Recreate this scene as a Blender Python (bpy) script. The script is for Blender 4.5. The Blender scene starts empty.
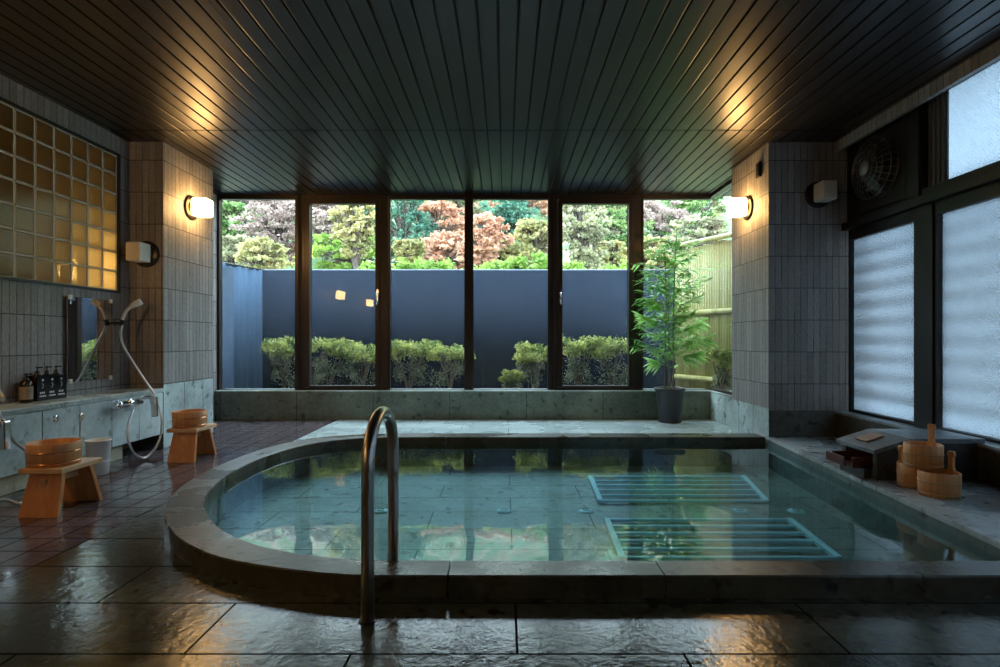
import bpy, bmesh, math, random
from mathutils import Vector, Matrix, Quaternion
R = random.Random(7)
PI = math.pi
SC = bpy.context.scene
COL = SC.collection
F = 554.0; CZ = 0.895

# ------------------------------------------------------------------ camera
cam_d = bpy.data.cameras.new('camera'); cam = bpy.data.objects.new('camera', cam_d); COL.objects.link(cam)
cam.location = (0, 0, CZ); cam.rotation_euler = (PI/2, 0, 0)
cam_d.sensor_width = 36.0; cam_d.lens = 36.0*F/1000.0
cam_d.shift_x = -0.005; cam_d.shift_y = 0.0065
cam_d.clip_start = 0.05; cam_d.clip_end = 300
SC.camera = cam
# ------------------------------------------------------------------ world, exposure
W = bpy.data.worlds.new('overcast_sky'); SC.world = W; W.use_nodes = True
bg = W.node_tree.nodes['Background']
bg.inputs['Color'].default_value = (0.68, 0.85, 1.0, 1)
bg.inputs['Strength'].default_value = 6.5
SC.view_settings.view_transform = 'Standard'; SC.view_settings.look = 'None'
SC.view_settings.gamma = 1.0; SC.view_settings.use_curve_mapping = False
SC.view_settings.exposure = 0.58
cy = SC.cycles
cy.use_denoising = True; cy.max_bounces = 12; cy.diffuse_bounces = 5; cy.glossy_bounces = 5
cy.transmission_bounces = 8; cy.transparent_max_bounces = 24
cy.caustics_reflective = False; cy.caustics_refractive = False
cy.sample_clamp_indirect = 6.0
SCONCE = 34.0          # emission of a lit sconce shade

# ------------------------------------------------------------------ mesh builder
def cat(pts, n=8):
    P = [Vector(p) for p in pts]; out = []
    for i in range(len(P)-1):
        a = P[i-1] if i > 0 else P[i]*2-P[i+1]; b = P[i]; c = P[i+1]
        d = P[i+2] if i+2 < len(P) else P[i+1]*2-P[i]
        for k in range(n):
            t = k/n
            out.append(0.5*((2*b)+(c-a)*t+(2*a-5*b+4*c-d)*t*t+(3*b-3*c+d-a)*t**3))
    out.append(P[-1]); return out

class MB:
    def __init__(s): s.v = []; s.f = []; s.sm = []; s.mi = []; s.m = 0
    def add(s, vs, fs, smooth=False):
        o = len(s.v); s.v += [tuple(v) for v in vs]
        for f in fs: s.f.append(tuple(i+o for i in f)); s.sm.append(smooth); s.mi.append(s.m)
        return s
    def box(s, x0, x1, y0, y1, z0, z1):
        x0, x1 = min(x0, x1), max(x0, x1); y0, y1 = min(y0, y1), max(y0, y1); z0, z1 = min(z0, z1), max(z0, z1)
        v = [(x0,y0,z0),(x1,y0,z0),(x1,y1,z0),(x0,y1,z0),(x0,y0,z1),(x1,y0,z1),(x1,y1,z1),(x0,y1,z1)]
        return s.add(v, [(3,2,1,0),(4,5,6,7),(0,1,5,4),(1,2,6,5),(2,3,7,6),(3,0,4,7)])
    def hexa(s, v):
        return s.add(v, [(3,2,1,0),(4,5,6,7),(0,1,5,4),(1,2,6,5),(2,3,7,6),(3,0,4,7)])
    def bar(s, a, b, w, h, up=(0,0,1)):
        a = Vector(a); b = Vector(b); d = (b-a).normalized(); u = Vector(up)
        sd = d.cross(u)
        if sd.length < 1e-4: sd = d.cross(Vector((1,0,0)))
        sd.normalize(); u = sd.cross(d)
        c = [(-w/2,-h/2),(w/2,-h/2),(w/2,h/2),(-w/2,h/2)]
        v = [a+sd*x+u*y for x, y in c]+[b+sd*x+u*y for x, y in c]
        return s.add(v, [(3,2,1,0),(4,5,6,7),(0,1,5,4),(1,2,6,5),(2,3,7,6),(3,0,4,7)])
    def tube(s, pts, r, n=12, caps=True):
        P = [Vector(p) for p in pts]; m = len(P)
        rr = r if isinstance(r, (list, tuple)) else [r]*m
        vs = []; prev = None
        for i in range(m):
            d = (P[min(i+1,m-1)]-P[max(i-1,0)])
            if d.length < 1e-9: d = Vector((0,0,1))
            d.normalize()
            if prev is None:
                a = Vector((0,0,1)) if abs(d.z) < .9 else Vector((1,0,0))
                u = d.cross(a).normalized()
            else:
                u = prev-d*prev.dot(d)
                u = u.normalized() if u.length > 1e-6 else d.orthogonal().normalized()
            prev = u; w = d.cross(u)
            for k in range(n):
                t = 2*PI*k/n; vs.append(P[i]+(u*math.cos(t)+w*math.sin(t))*rr[i])
        fs = []
        for i in range(m-1):
            for k in range(n):
                fs.append((i*n+k, i*n+(k+1)%n, (i+1)*n+(k+1)%n, (i+1)*n+k))
        s.add(vs, fs, True)
        if caps:
            s.add(vs[:n], [tuple(range(n-1,-1,-1))]); s.add(vs[-n:], [tuple(range(n))])
        return s
    def lathe(s, prof, c=(0,0,0), n=40, smooth=True, axis='z'):
        vs = []
        for r, z in prof:
            for k in range(n):
                t = 2*PI*k/n
                p = (r*math.cos(t), r*math.sin(t), z)
                if axis == 'x': p = (z, r*math.cos(t), r*math.sin(t))
                if axis == 'y': p = (r*math.sin(t), z, r*math.cos(t))
                vs.append((p[0]+c[0], p[1]+c[1], p[2]+c[2]))
        fs = []
        for i in range(len(prof)-1):
            for k in range(n):
                fs.append((i*n+k, i*n+(k+1)%n, (i+1)*n+(k+1)%n, (i+1)*n+k))
        return s.add(vs, fs, smooth)
    def prism(s, poly, z0, z1):
        n = len(poly)
        v = [(x,y,z0) for x,y in poly]+[(x,y,z1) for x,y in poly]
        f = [tuple(range(n-1,-1,-1)), tuple(range(n,2*n))]+[(i,(i+1)%n,n+(i+1)%n,n+i) for i in range(n)]
        return s.add(v, f)
    def xf(s, M):
        s.v = [tuple(M @ Vector(p)) for p in s.v]; return s
    def build(s, name, mats, parent=None, loc=(0,0,0), bevel=0, seg=2, label=None, recalc=True):
        me = bpy.data.meshes.new(name); me.from_pydata(s.v, [], s.f)
        me.polygons.foreach_set('use_smooth', s.sm)
        mats = mats if isinstance(mats, (list, tuple)) else [mats]
        for m in mats: me.materials.append(m)
        me.polygons.foreach_set('material_index', s.mi)
        if recalc:
            b = bmesh.new(); b.from_mesh(me)
            bmesh.ops.remove_doubles(b, verts=b.verts, dist=1e-6)
            bmesh.ops.recalc_face_normals(b, faces=b.faces); b.to_mesh(me); b.free()
        me.update()
        o = bpy.data.objects.new(name, me); COL.objects.link(o); o.location = loc
        if parent: o.parent = parent
        if label: o['label'] = label
        if bevel:
            bv = o.modifiers.new('bevel', 'BEVEL'); bv.width = bevel; bv.segments = seg; bv.limit_method = 'ANGLE'; bv.angle_limit = math.radians(40)
        return o

def tag(o, label, cat_, group=None, kind=None):
    o['label'] = label; o['category'] = cat_
    if group: o['group'] = group
    if kind: o['kind'] = kind
    return o
def thing(name, label, cat_, loc=(0,0,0), rz=0, group=None, kind=None):
    o = bpy.data.objects.new(name, None); COL.objects.link(o); o.location = loc; o.rotation_euler = (0,0,rz)
    o.empty_display_size = .1
    return tag(o, label, cat_, group, kind)
def struct(o, label=None, cat_=None):
    o['kind'] = 'structure'
    if label: o['label'] = label
    if cat_: o['category'] = cat_
    return o
def copy_tree(o, parent=None):
    c = o.copy(); COL.objects.link(c)
    if parent: c.parent = parent; c.matrix_parent_inverse = o.matrix_parent_inverse
    for ch in [x for x in bpy.data.objects if x.parent == o]: copy_tree(ch, c)
    return c

# ------------------------------------------------------------------ materials
class N:
    def __init__(s, name):
        m = bpy.data.materials.new(name); m.use_nodes = True; s.m = m; s.t = m.node_tree
        s.t.nodes.clear(); s.out = s.t.nodes.new('ShaderNodeOutputMaterial')
    def n(s, ty, **kw):
        x = s.t.nodes.new('ShaderNode'+ty)
        for k, v in kw.items():
            if k.startswith('_'): setattr(x, k[1:], v)
            else:
                key = k.replace('__', ' ')
                x.inputs[key].default_value = v
        return x
    def l(s, a, b): s.t.links.new(a, b)
def rgb(c): return (c[0], c[1], c[2], 1)
def bsdf(N_, col=(.5,.5,.5), rough=.5, metal=0, spec=.5, **kw):
    p = N_.n('BsdfPrincipled'); p.inputs['Base Color'].default_value = rgb(col); p.inputs['Roughness'].default_value = rough
    p.inputs['Metallic'].default_value = metal; p.inputs['Specular IOR Level'].default_value = spec
    N_.l(p.outputs[0], N_.out.inputs[0]); return p
def plain(name, col, rough=.5, metal=0, spec=.5, var=0, scale=8, bump=0):
    a = N(name); p = bsdf(a, col, rough, metal, spec)
    if var or bump:
        tc = a.n('TexCoord'); no = a.n('TexNoise', Scale=scale, Detail=5.0); a.l(tc.outputs['Object'], no.inputs['Vector'])
        if var:
            mx = a.n('MixRGB'); a.l(no.outputs[0], mx.inputs[0])
            mx.inputs[1].default_value = rgb([c*(1-var) for c in col]); mx.inputs[2].default_value = rgb([min(1,c*(1+var)) for c in col])
            a.l(mx.outputs[0], p.inputs['Base Color'])
        if bump:
            b = a.n('Bump', Strength=bump, Distance=.01); a.l(no.outputs[0], b.inputs['Height']); a.l(b.outputs[0], p.inputs['Normal'])
    return a.m
def plane_vec(a, axes, off=(0,0)):
    g = a.n('NewGeometry'); sp = a.n('SeparateXYZ'); cb = a.n('CombineXYZ'); a.l(g.outputs['Position'], sp.inputs[0])
    for i, ax in enumerate(axes):
        m = a.n('Math', _operation='SUBTRACT'); a.l(sp.outputs['XYZ'.index(ax)], m.inputs[0]); m.inputs[1].default_value = off[i]
        a.l(m.outputs[0], cb.inputs[i])
    return g, cb
def brick(a, vec, w, h, mortar, offset=0.0):
    b = a.n('TexBrick', _offset=offset, _squash=1.0, _offset_frequency=2)
    b.inputs['Scale'].default_value = 1; b.inputs['Mortar Size'].default_value = mortar; b.inputs['Mortar Smooth'].default_value = .1
    b.inputs['Brick Width'].default_value = w; b.inputs['Row Height'].default_value = h; b.inputs['Bias'].default_value = 0
    b.inputs['Color1'].default_value = (0,0,0,1); b.inputs['Color2'].default_value = (1,1,1,1); b.inputs['Mortar'].default_value = (.5,.5,.5,1)
    a.l(vec.outputs[0], b.inputs['Vector']); return b

def tile_wall(name, axes, off):
    a = N(name); p = bsdf(a, (.3,.28,.27), .55)
    g, v = plane_vec(a, axes, off)
    b = brick(a, v, .053, .265, .0034, 0)
    fine = a.n('TexNoise', Scale=90.0, Detail=3.0, Roughness=.7)
    mp = a.n('Mapping'); mp.inputs['Scale'].default_value = (1,1,.35); a.l(g.outputs['Position'], mp.inputs[0]); a.l(mp.outputs[0], fine.inputs['Vector'])
    cr = a.n('ValToRGB'); a.l(b.outputs['Color'], cr.inputs[0])
    cr.color_ramp.elements[0].color = (.38,.35,.335,1); cr.color_ramp.elements[1].color = (.56,.52,.50,1)
    m1 = a.n('MixRGB', _blend_type='MULTIPLY', Fac=.75); a.l(cr.outputs[0], m1.inputs[1]); a.l(fine.outputs[0], m1.inputs[2])
    # second grid: the sheet joints at every row
    b2 = brick(a, v, 40.0, .265, .003, 0)
    dash = a.n('TexNoise', Scale=22.0, Detail=1.0); mpd = a.n('Mapping'); mpd.inputs['Scale'].default_value = (1.6,1.6,.25); a.l(g.outputs['Position'], mpd.inputs[0]); a.l(mpd.outputs[0], dash.inputs['Vector'])
    dr = a.n('MapRange'); a.l(dash.outputs[0], dr.inputs[0]); dr.inputs[1].default_value = .40; dr.inputs[2].default_value = .62; dr.inputs[3].default_value = .4; dr.inputs[4].default_value = .95
    bf = a.n('Math', _operation='MULTIPLY'); a.l(b.outputs['Fac'], bf.inputs[0]); a.l(dr.outputs[0], bf.inputs[1])
    mx = a.n('Math', _operation='MAXIMUM'); a.l(bf.outputs[0], mx.inputs[0]); a.l(b2.outputs['Fac'], mx.inputs[1])
    m2 = a.n('MixRGB'); a.l(mx.outputs[0], m2.inputs[0]); a.l(m1.outputs[0], m2.inputs[1]); m2.inputs[2].default_value = (.045,.042,.04,1)
    a.l(m2.outputs[0], p.inputs['Base Color'])
    s1 = a.n('Math', _operation='MULTIPLY_ADD'); a.l(mx.outputs[0], s1.inputs[0]); s1.inputs[1].default_value = -1.0; a.l(fine.outputs[0], s1.inputs[2])
    bm = a.n('Bump', Strength=.7, Distance=.006); a.l(s1.outputs[0], bm.inputs['Height']); a.l(bm.outputs[0], p.inputs['Normal'])
    return a.m

def stone(name, base, rough=(.3,.5), joints=None, axes='XY', off=(0,0), bump=.3, spots=.75, wave=0, tint=None, jcol=(.03,.035,.03), var=.35, mortar=.003):
    a = N(name); p = bsdf(a, base, rough[0])
    g, v = plane_vec(a, axes, off)
    n1 = a.n('TexNoise', Scale=2.6, Detail=6.0, Roughness=.62); a.l(g.outputs['Position'], n1.inputs['Vector'])
    n2 = a.n('TexNoise', Scale=28.0, Detail=4.0, Roughness=.7); a.l(g.outputs['Position'], n2.inputs['Vector'])
    n3 = a.n('TexNoise', Scale=13.0, Detail=2.0); a.l(g.outputs['Position'], n3.inputs['Vector'])
    cr = a.n('ValToRGB'); a.l(n1.outputs[0], cr.inputs[0])
    cr.color_ramp.elements[0].position = .33; cr.color_ramp.elements[1].position = .7
    d = [c*(1-var) for c in base]; li = [min(1, c*(1+var)) for c in (tint or base)]
    cr.color_ramp.elements[0].color = rgb(d); cr.color_ramp.elements[1].color = rgb(li)
    m1 = a.n('MixRGB', _blend_type='OVERLAY', Fac=.55); a.l(cr.outputs[0], m1.inputs[1]); a.l(n2.outputs[0], m1.inputs[2])
    sr = a.n('ValToRGB'); a.l(n3.outputs[0], sr.inputs[0])
    sr.color_ramp.elements[0].position = .30; sr.color_ramp.elements[1].position = .40
    sr.color_ramp.elements[0].color = (1-spots,)*3+(1,); sr.color_ramp.elements[1].color = (1,1,1,1)
    m2 = a.n('MixRGB', _blend_type='MULTIPLY', Fac=1.0); a.l(m1.outputs[0], m2.inputs[1]); a.l(sr.outputs[0], m2.inputs[2])
    last = m2.outputs[0]; h = n2.outputs[0]
    if joints:
        b = brick(a, v, joints[0], joints[1], mortar, joints[2])
        tr = a.n('ValToRGB'); a.l(b.outputs['Color'], tr.inputs[0]); tr.color_ramp.elements[0].color = (.82,.84,.84,1); tr.color_ramp.elements[1].color = (1.12,1.1,1.06,1)
        m4 = a.n('MixRGB', _blend_type='MULTIPLY', Fac=1.0); a.l(last, m4.inputs[1]); a.l(tr.outputs[0], m4.inputs[2])
        m3 = a.n('MixRGB'); a.l(b.outputs['Fac'], m3.inputs[0]); a.l(m4.outputs[0], m3.inputs[1]); m3.inputs[2].default_value = rgb(jcol)
        last = m3.outputs[0]
        sv = a.n('Math', _operation='MULTIPLY_ADD'); a.l(b.outputs['Fac'], sv.inputs[0]); sv.inputs[1].default_value = -.5; sv.inputs[2].default_value = .5; a.l(sv.outputs[0], p.inputs['Specular IOR Level'])
        s1 = a.n('Math', _operation='MULTIPLY_ADD'); a.l(b.outputs['Fac'], s1.inputs[0]); s1.inputs[1].default_value = -2.0; a.l(n2.outputs[0], s1.inputs[2]); h = s1.outputs[0]
    a.l(last, p.inputs['Base Color'])
    n4 = a.n('TexNoise', Scale=1.7, Detail=4.0); a.l(g.outputs['Position'], n4.inputs['Vector'])
    mr = a.n('MapRange'); a.l(n4.outputs[0], mr.inputs[0]); mr.inputs[1].default_value = .47; mr.inputs[2].default_value = .55
    mr.inputs[3].default_value = rough[0]; mr.inputs[4].default_value = rough[1]; a.l(mr.outputs[0], p.inputs['Roughness'])
    bm = a.n('Bump', Strength=bump, Distance=.004); a.l(h, bm.inputs['Height'])
    if wave:
        n5 = a.n('TexNoise', Scale=24.0, Detail=3.5); mp = a.n('Mapping'); mp.inputs['Scale'].default_value = (1.0,.45,1)
        a.l(g.outputs['Position'], mp.inputs[0]); a.l(mp.outputs[0], n5.inputs['Vector'])
        b2 = a.n('Bump', Strength=wave, Distance=.012); a.l(n5.outputs[0], b2.inputs['Height']); a.l(bm.outputs[0], b2.inputs['Normal'])
        a.l(b2.outputs[0], p.inputs['Normal'])
    else: a.l(bm.outputs[0], p.inputs['Normal'])
    return a.m

def wood(name, c1, c2, rough=.45, axis=2, scale=1.0):
    a = N(name); p = bsdf(a, c1, rough)
    tc = a.n('TexCoord'); mp = a.n('Mapping'); s = [26*scale]*3; s[axis] = 1.6*scale; mp.inputs['Scale'].default_value = s
    a.l(tc.outputs['Object'], mp.inputs[0]); n1 = a.n('TexNoise', Scale=1.0, Detail=4.0, Roughness=.6, Distortion=.6); a.l(mp.outputs[0], n1.inputs['Vector'])
    cr = a.n('ValToRGB'); a.l(n1.outputs[0], cr.inputs[0]); cr.color_ramp.elements[0].position = .35; cr.color_ramp.elements[1].position = .68
    cr.color_ramp.elements[0].color = rgb(c1); cr.color_ramp.elements[1].color = rgb(c2)
    a.l(cr.outputs[0], p.inputs['Base Color'])
    b = a.n('Bump', Strength=.15, Distance=.003); a.l(n1.outputs[0], b.inputs['Height']); a.l(b.outputs[0], p.inputs['Normal'])
    return a.m

def front_fresnel(a, ior):
    fr = a.n('Fresnel'); fr.inputs['IOR'].default_value = ior
    g = a.n('NewGeometry'); m = a.n('Math', _operation='SUBTRACT'); m.inputs[0].default_value = 1.0; a.l(g.outputs['Backfacing'], m.inputs[1])
    q = a.n('Math', _operation='MULTIPLY'); a.l(fr.outputs[0], q.inputs[0]); a.l(m.outputs[0], q.inputs[1]); return q

def clear_glass(name, tint=(.95,.97,.96), ior=1.45):
    a = N(name); tr = a.n('BsdfTransparent'); tr.inputs[0].default_value = rgb(tint)
    gl = a.n('BsdfGlossy'); gl.inputs['Roughness'].default_value = .0
    fr = front_fresnel(a, ior)
    g = a.n('NewGeometry'); no = a.n('TexNoise', Scale=1.3, Detail=1.0); a.l(g.outputs['Position'], no.inputs['Vector'])
    b = a.n('Bump', Strength=.05, Distance=.02); a.l(no.outputs[0], b.inputs['Height']); a.l(b.outputs[0], gl.inputs['Normal'])
    mist = a.n('BsdfTranslucent'); mist.inputs[0].default_value = (.9,.93,.92,1); mm = a.n('MixShader'); mm.inputs[0].default_value = .004
    a.l(tr.outputs[0], mm.inputs[1]); a.l(mist.outputs[0], mm.inputs[2])
    mx = a.n('MixShader'); a.l(fr.outputs[0], mx.inputs[0]); a.l(mm.outputs[0], mx.inputs[1]); a.l(gl.outputs[0], mx.inputs[2])
    a.l(mx.outputs[0], a.out.inputs[0]); return a.m

def frosted(name, tint=(.39,.435,.47)):
    a = N(name); tl = a.n('BsdfTranslucent'); tl.inputs[0].default_value = rgb(tint)
    tr = a.n('BsdfTransparent'); tr.inputs[0].default_value = rgb([c*.5 for c in tint])
    gl = a.n('BsdfGlossy'); gl.inputs['Roughness'].default_value = .18
    g = a.n('NewGeometry'); mp = a.n('Mapping'); mp.inputs['Rotation'].default_value = (PI/4,0,0); a.l(g.outputs['Position'], mp.inputs[0])
    vo = a.n('TexVoronoi', Scale=55.0); vo.inputs['Randomness'].default_value = .25; a.l(mp.outputs[0], vo.inputs['Vector'])
    b = a.n('Bump', Strength=.9, Distance=.02); a.l(vo.outputs['Distance'], b.inputs['Height'])
    a.l(b.outputs[0], gl.inputs['Normal']); a.l(b.outputs[0], tl.inputs['Normal'])
    m1 = a.n('MixShader'); m1.inputs[0].default_value = .12; a.l(tl.outputs[0], m1.inputs[1]); a.l(tr.outputs[0], m1.inputs[2])
    fr = front_fresnel(a, 1.4)
    mx = a.n('MixShader'); a.l(fr.outputs[0], mx.inputs[0]); a.l(m1.outputs[0], mx.inputs[1]); a.l(gl.outputs[0], mx.inputs[2])
    a.l(mx.outputs[0], a.out.inputs[0]); return a.m

def leafmat(name, c1, c2, trans=.35, rough=.5, scale=2.2):
    a = N(name); tc = a.n('TexCoord'); no = a.n('TexNoise', Scale=scale, Detail=3.0); a.l(tc.outputs['Object'], no.inputs['Vector'])
    cr = a.n('ValToRGB'); a.l(no.outputs[0], cr.inputs[0]); cr.color_ramp.elements[0].position = .38; cr.color_ramp.elements[1].position = .62
    cr.color_ramp.elements[0].color = rgb(c1); cr.color_ramp.elements[1].color = rgb(c2)
    p = a.n('BsdfPrincipled'); a.l(cr.outputs[0], p.inputs['Base Color']); p.inputs['Roughness'].default_value = rough
    t = a.n('BsdfTranslucent'); a.l(cr.outputs[0], t.inputs[0])
    mx = a.n('MixShader'); mx.inputs[0].default_value = trans; a.l(p.outputs[0], mx.inputs[1]); a.l(t.outputs[0], mx.inputs[2]); a.l(mx.outputs[0], a.out.inputs[0])
    return a.m
def emit(name, col, st):
    a = N(name); e = a.n('Emission'); e.inputs[0].default_value = rgb(col); e.inputs[1].default_value = st; a.l(e.outputs[0], a.out.inputs[0]); return a.m

TZ = 2.385-9*.265
M_tileY = tile_wall('ribbed_tile_front', 'XZ', (2.19, TZ))       # walls facing the camera
M_tileX = tile_wall('ribbed_tile_side', 'YZ', (4.6, TZ))         # walls facing left or right
M_floor = stone('wet_dark_stone', (.066,.072,.052), (.035,.17), (.95,.306,.5), 'XY', (.51-.95*3, 1.579-.306*20), bump=.38, wave=.09, var=.45, mortar=.0038, jcol=(.004,.005,.004))
M_deck = stone('deck_stone_sky_sheen', (.44,.55,.56), (.26,.30), (.95,.306,.5), 'XY', (.51-.95*3, 1.579-.306*20), bump=.25, spots=.25, wave=.0, var=.15, jcol=(.12,.16,.16))  # slab stone with the reflected sky and screen put into its colour
M_purple = stone('wet_purple_tile', (.125,.105,.12), (.05,.18), (.1535,.1535,0), 'XY', (-1.865, 2.194-.1535*40), bump=.15, spots=.2, wave=.06, jcol=(.012,.01,.012), var=.2, mortar=.004)
M_rim = stone('pool_rim_stone', (.072,.068,.044), (.24,.38), None, bump=.35, wave=.05)
M_poolfloor = stone('pool_floor_stone', (.17,.245,.24), (.4,.5), (.95,.306,.5), 'XY', (.51-.95*3, 1.579-.306*20), bump=.3, var=.3, jcol=(.05,.08,.08))
M_poolwall = stone('pool_wall_stone', (.08,.12,.115), (.4,.5), None, bump=.3)
M_sill = stone('green_tuff_sill', (.19,.24,.20), (.35,.5), (.86,2.0,0), 'XZ', (-3.2, -1), bump=.3, spots=.6)
M_silltop = stone('green_tuff_top', (.45,.53,.50), (.3,.45), None, bump=.2, spots=.4)
M_panel = stone('pale_tuff_panel', (.55,.66,.66), (.3,.5), None, bump=.25, spots=.45, var=.2)
M_counter = stone('counter_tuff', (.40,.48,.46), (.25,.4), None, bump=.25, spots=.5, var=.3)
M_baseX = stone('column_base_lit_side', (.55,.66,.66), (.3,.5), (.3,2.0,0), 'YZ', (4.59, -1), bump=.3, spots=.7)  # base stone painted paler on the sides, for the window light there
M_baseY = stone('column_base_shaded_front', (.13,.14,.13), (.4,.6), (.6,2.0,0), 'XZ', (2.19, -1), bump=.3, spots=.5)  # same base stone painted dark on the shaded front
M_ledge = stone('ledge_top_window_sheen', (.40,.46,.49), (.14,.28), (.9,6.0,0), 'YX', (.35, -1.0), bump=.25)  # window reflection on the ledge top put into its pale colour
M_kerb = stone('pale_kerb_stone', (.62,.58,.42), (.4,.6), (.3,2,0), 'YZ', (3.389,-1), bump=.2, spots=.4)
M_dark = plain('dark_void', (.012,.012,.013), .7)
M_outdoor = plain('outside_ground', (.10,.10,.08), .9, var=.4, scale=3, bump=.5)
M_frame = plain('bronze_window_frame', (.032,.021,.016), .38, metal=.35, spec=.5)
M_blackframe = plain('black_window_frame', (.006,.006,.007), .45, metal=0)
M_glass = clear_glass('clear_glass')
M_frost = frosted('patterned_frosted_glass')
M_chrome = plain('chrome', (.75,.77,.8), .12, metal=1)
M_steel = plain('brushed_steel', (.60,.56,.53), .30, metal=1)
M_hose = plain('grey_shower_hose', (.55,.56,.58), .28, metal=.8)
M_hinoki = wood('hinoki_stool', (.56,.21,.06), (.70,.32,.11), .42, axis=2)
M_hinokiX = wood('hinoki_edge', (.62,.36,.17), (.74,.46,.24), .42, axis=1)
M_bucket = wood('bucket_staves', (.60,.27,.095), (.76,.40,.16), .42, axis=2, scale=1.4)
M_copper = plain('copper_hoop', (.85,.42,.22), .22, metal=1)
M_pail = plain('milky_plastic', (.85,.90,.88), .3)
M_black = plain('black_acrylic', (.006,.006,.008), .15)
M_bottle = plain('dark_bottle', (.02,.015,.012), .12)
M_label = plain('bottle_label', (.30,.24,.17), .6)
M_white = plain('white_plastic', (.78,.78,.78), .35)
M_print = plain('white_print', (.65,.66,.68), .5)
M_plate = plain('dark_bronze_plate', (.03,.025,.022), .3, metal=.5)
M_mirror = plain('mirror_silver', (.80,.83,.85), .015, metal=1)
M_pot = plain('grey_plant_pot', (.045,.045,.052), .45)
M_soil = plain('potting_chips', (.20,.11,.06), .9, var=.5, scale=40, bump=1)
M_cane = wood('plant_cane', (.16,.13,.07), (.30,.27,.14), .6)
M_leaf = leafmat('plant_leaf', (.20,.48,.12), (.55,.85,.30), .5, .3, 6)
M_redwood = wood('red_brown_wood', (.06,.016,.009), (.13,.04,.022), .45, axis=1)
M_boxstone = stone('spout_box_stone', (.06,.065,.065), (.35,.5), None, bump=.3)
M_boxtop = stone('spout_box_top', (.17,.21,.24), (.3,.45), None, bump=.15, spots=.3)
M_mat = plain('pale_wood_block', (.40,.29,.21), .5, var=.15, scale=20)
M_grille = plain('pale_blue_grille', (.45,.86,1.0), .35)
M_fan = plain('dark_fan_metal', (.06,.06,.062), .3, metal=.7)
M_wire = plain('fan_guard_wire', (.16,.16,.16), .3, metal=.9)
M_lit = emit('lit_sconce_glass', (1.0,.56,.19), SCONCE)
M_unlit = plain('unlit_sconce_glass', (.82,.74,.64), .3)
def emboss(): pass

# ceiling: dark lacquered metal boards
a = N('dark_metal_boards'); p = bsdf(a, (.035,.032,.031), .30, metal=.55, spec=.5)
g, v = plane_vec(a, 'XY'); no = a.n('TexNoise', Scale=1.2, Detail=3.0); mp = a.n('Mapping'); mp.inputs['Scale'].default_value = (9,.5,1)
a.l(g.outputs['Position'], mp.inputs[0]); a.l(mp.outputs[0], no.inputs['Vector'])
mr = a.n('MapRange'); a.l(no.outputs[0], mr.inputs[0]); mr.inputs[3].default_value = .24; mr.inputs[4].default_value = .40; a.l(mr.outputs[0], p.inputs['Roughness'])
M_ceil = a.m

# water surface
a = N('pool_water_surface'); tr = a.n('BsdfTransparent'); tr.inputs[0].default_value = (.66,.84,.84,1)
gl = a.n('BsdfGlossy'); gl.inputs['Roughness'].default_value = .012; gl.inputs[0].default_value = (.95,.97,1,1)
g = a.n('NewGeometry'); mp = a.n('Mapping'); mp.inputs['Scale'].default_value = (1,.55,1); a.l(g.outputs['Position'], mp.inputs[0])
no = a.n('TexNoise', Scale=3.5, Detail=2.0, Roughness=.45); a.l(mp.outputs[0], no.inputs['Vector'])
b = a.n('Bump', Strength=.16, Distance=.02); a.l(no.outputs[0], b.inputs['Height']); a.l(b.outputs[0], gl.inputs['Normal'])
fr = front_fresnel(a, 1.33)
mx = a.n('MixShader'); a.l(fr.outputs[0], mx.inputs[0]); a.l(tr.outputs[0], mx.inputs[1]); a.l(gl.outputs[0], mx.inputs[2]); a.l(mx.outputs[0], a.out.inputs[0])
M_water = a.m

# glass block: translucent with a moulded dot pattern and clear margins
a = N('moulded_glass_block')
g, v = plane_vec(a, 'YZ', (2.6, 1.29))
d1 = brick(a, v, .0155, .0155, .0036, 0)
tl = a.n('BsdfTranslucent'); tl.inputs[0].default_value = (.80,.78,.70,1)
tr = a.n('BsdfTransparent'); tr.inputs[0].default_value = (.70,.74,.70,1)
gl = a.n('BsdfGlossy'); gl.inputs['Roughness'].default_value = .12
bm = a.n('Bump', Strength=.8, Distance=.01); a.l(d1.outputs['Fac'], bm.inputs['Height']); a.l(bm.outputs[0], gl.inputs['Normal'])
m1 = a.n('MixShader'); a.l(d1.outputs['Fac'], m1.inputs[0]); a.l(tr.outputs[0], m1.inputs[2]); a.l(tl.outputs[0], m1.inputs[1])
m0 = a.n('MixShader'); m0.inputs[0].default_value = .22; a.l(tl.outputs[0], m0.inputs[1]); a.l(m1.outputs[0], m0.inputs[2])
fr = front_fresnel(a, 1.45)
mx = a.n('MixShader'); a.l(fr.outputs[0], mx.inputs[0]); a.l(m0.outputs[0], mx.inputs[1]); a.l(gl.outputs[0], mx.inputs[2]); a.l(mx.outputs[0], a.out.inputs[0])
M_block = a.m
M_joint = plain('pale_block_joint', (.62,.63,.56), .6)

# ------------------------------------------------------------------ the room
XL, XR, YB, H = -3.12, 2.74, 6.22, 2.54
YR = -3.0                                     # rear of the room, behind the camera
RT = Matrix.Translation((2.74,4.6,0)) @ Matrix.Rotation(-0.02, 4, 'Z') @ Matrix.Translation((-2.74,-4.6,0))   # the window wall is a touch off square

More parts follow.
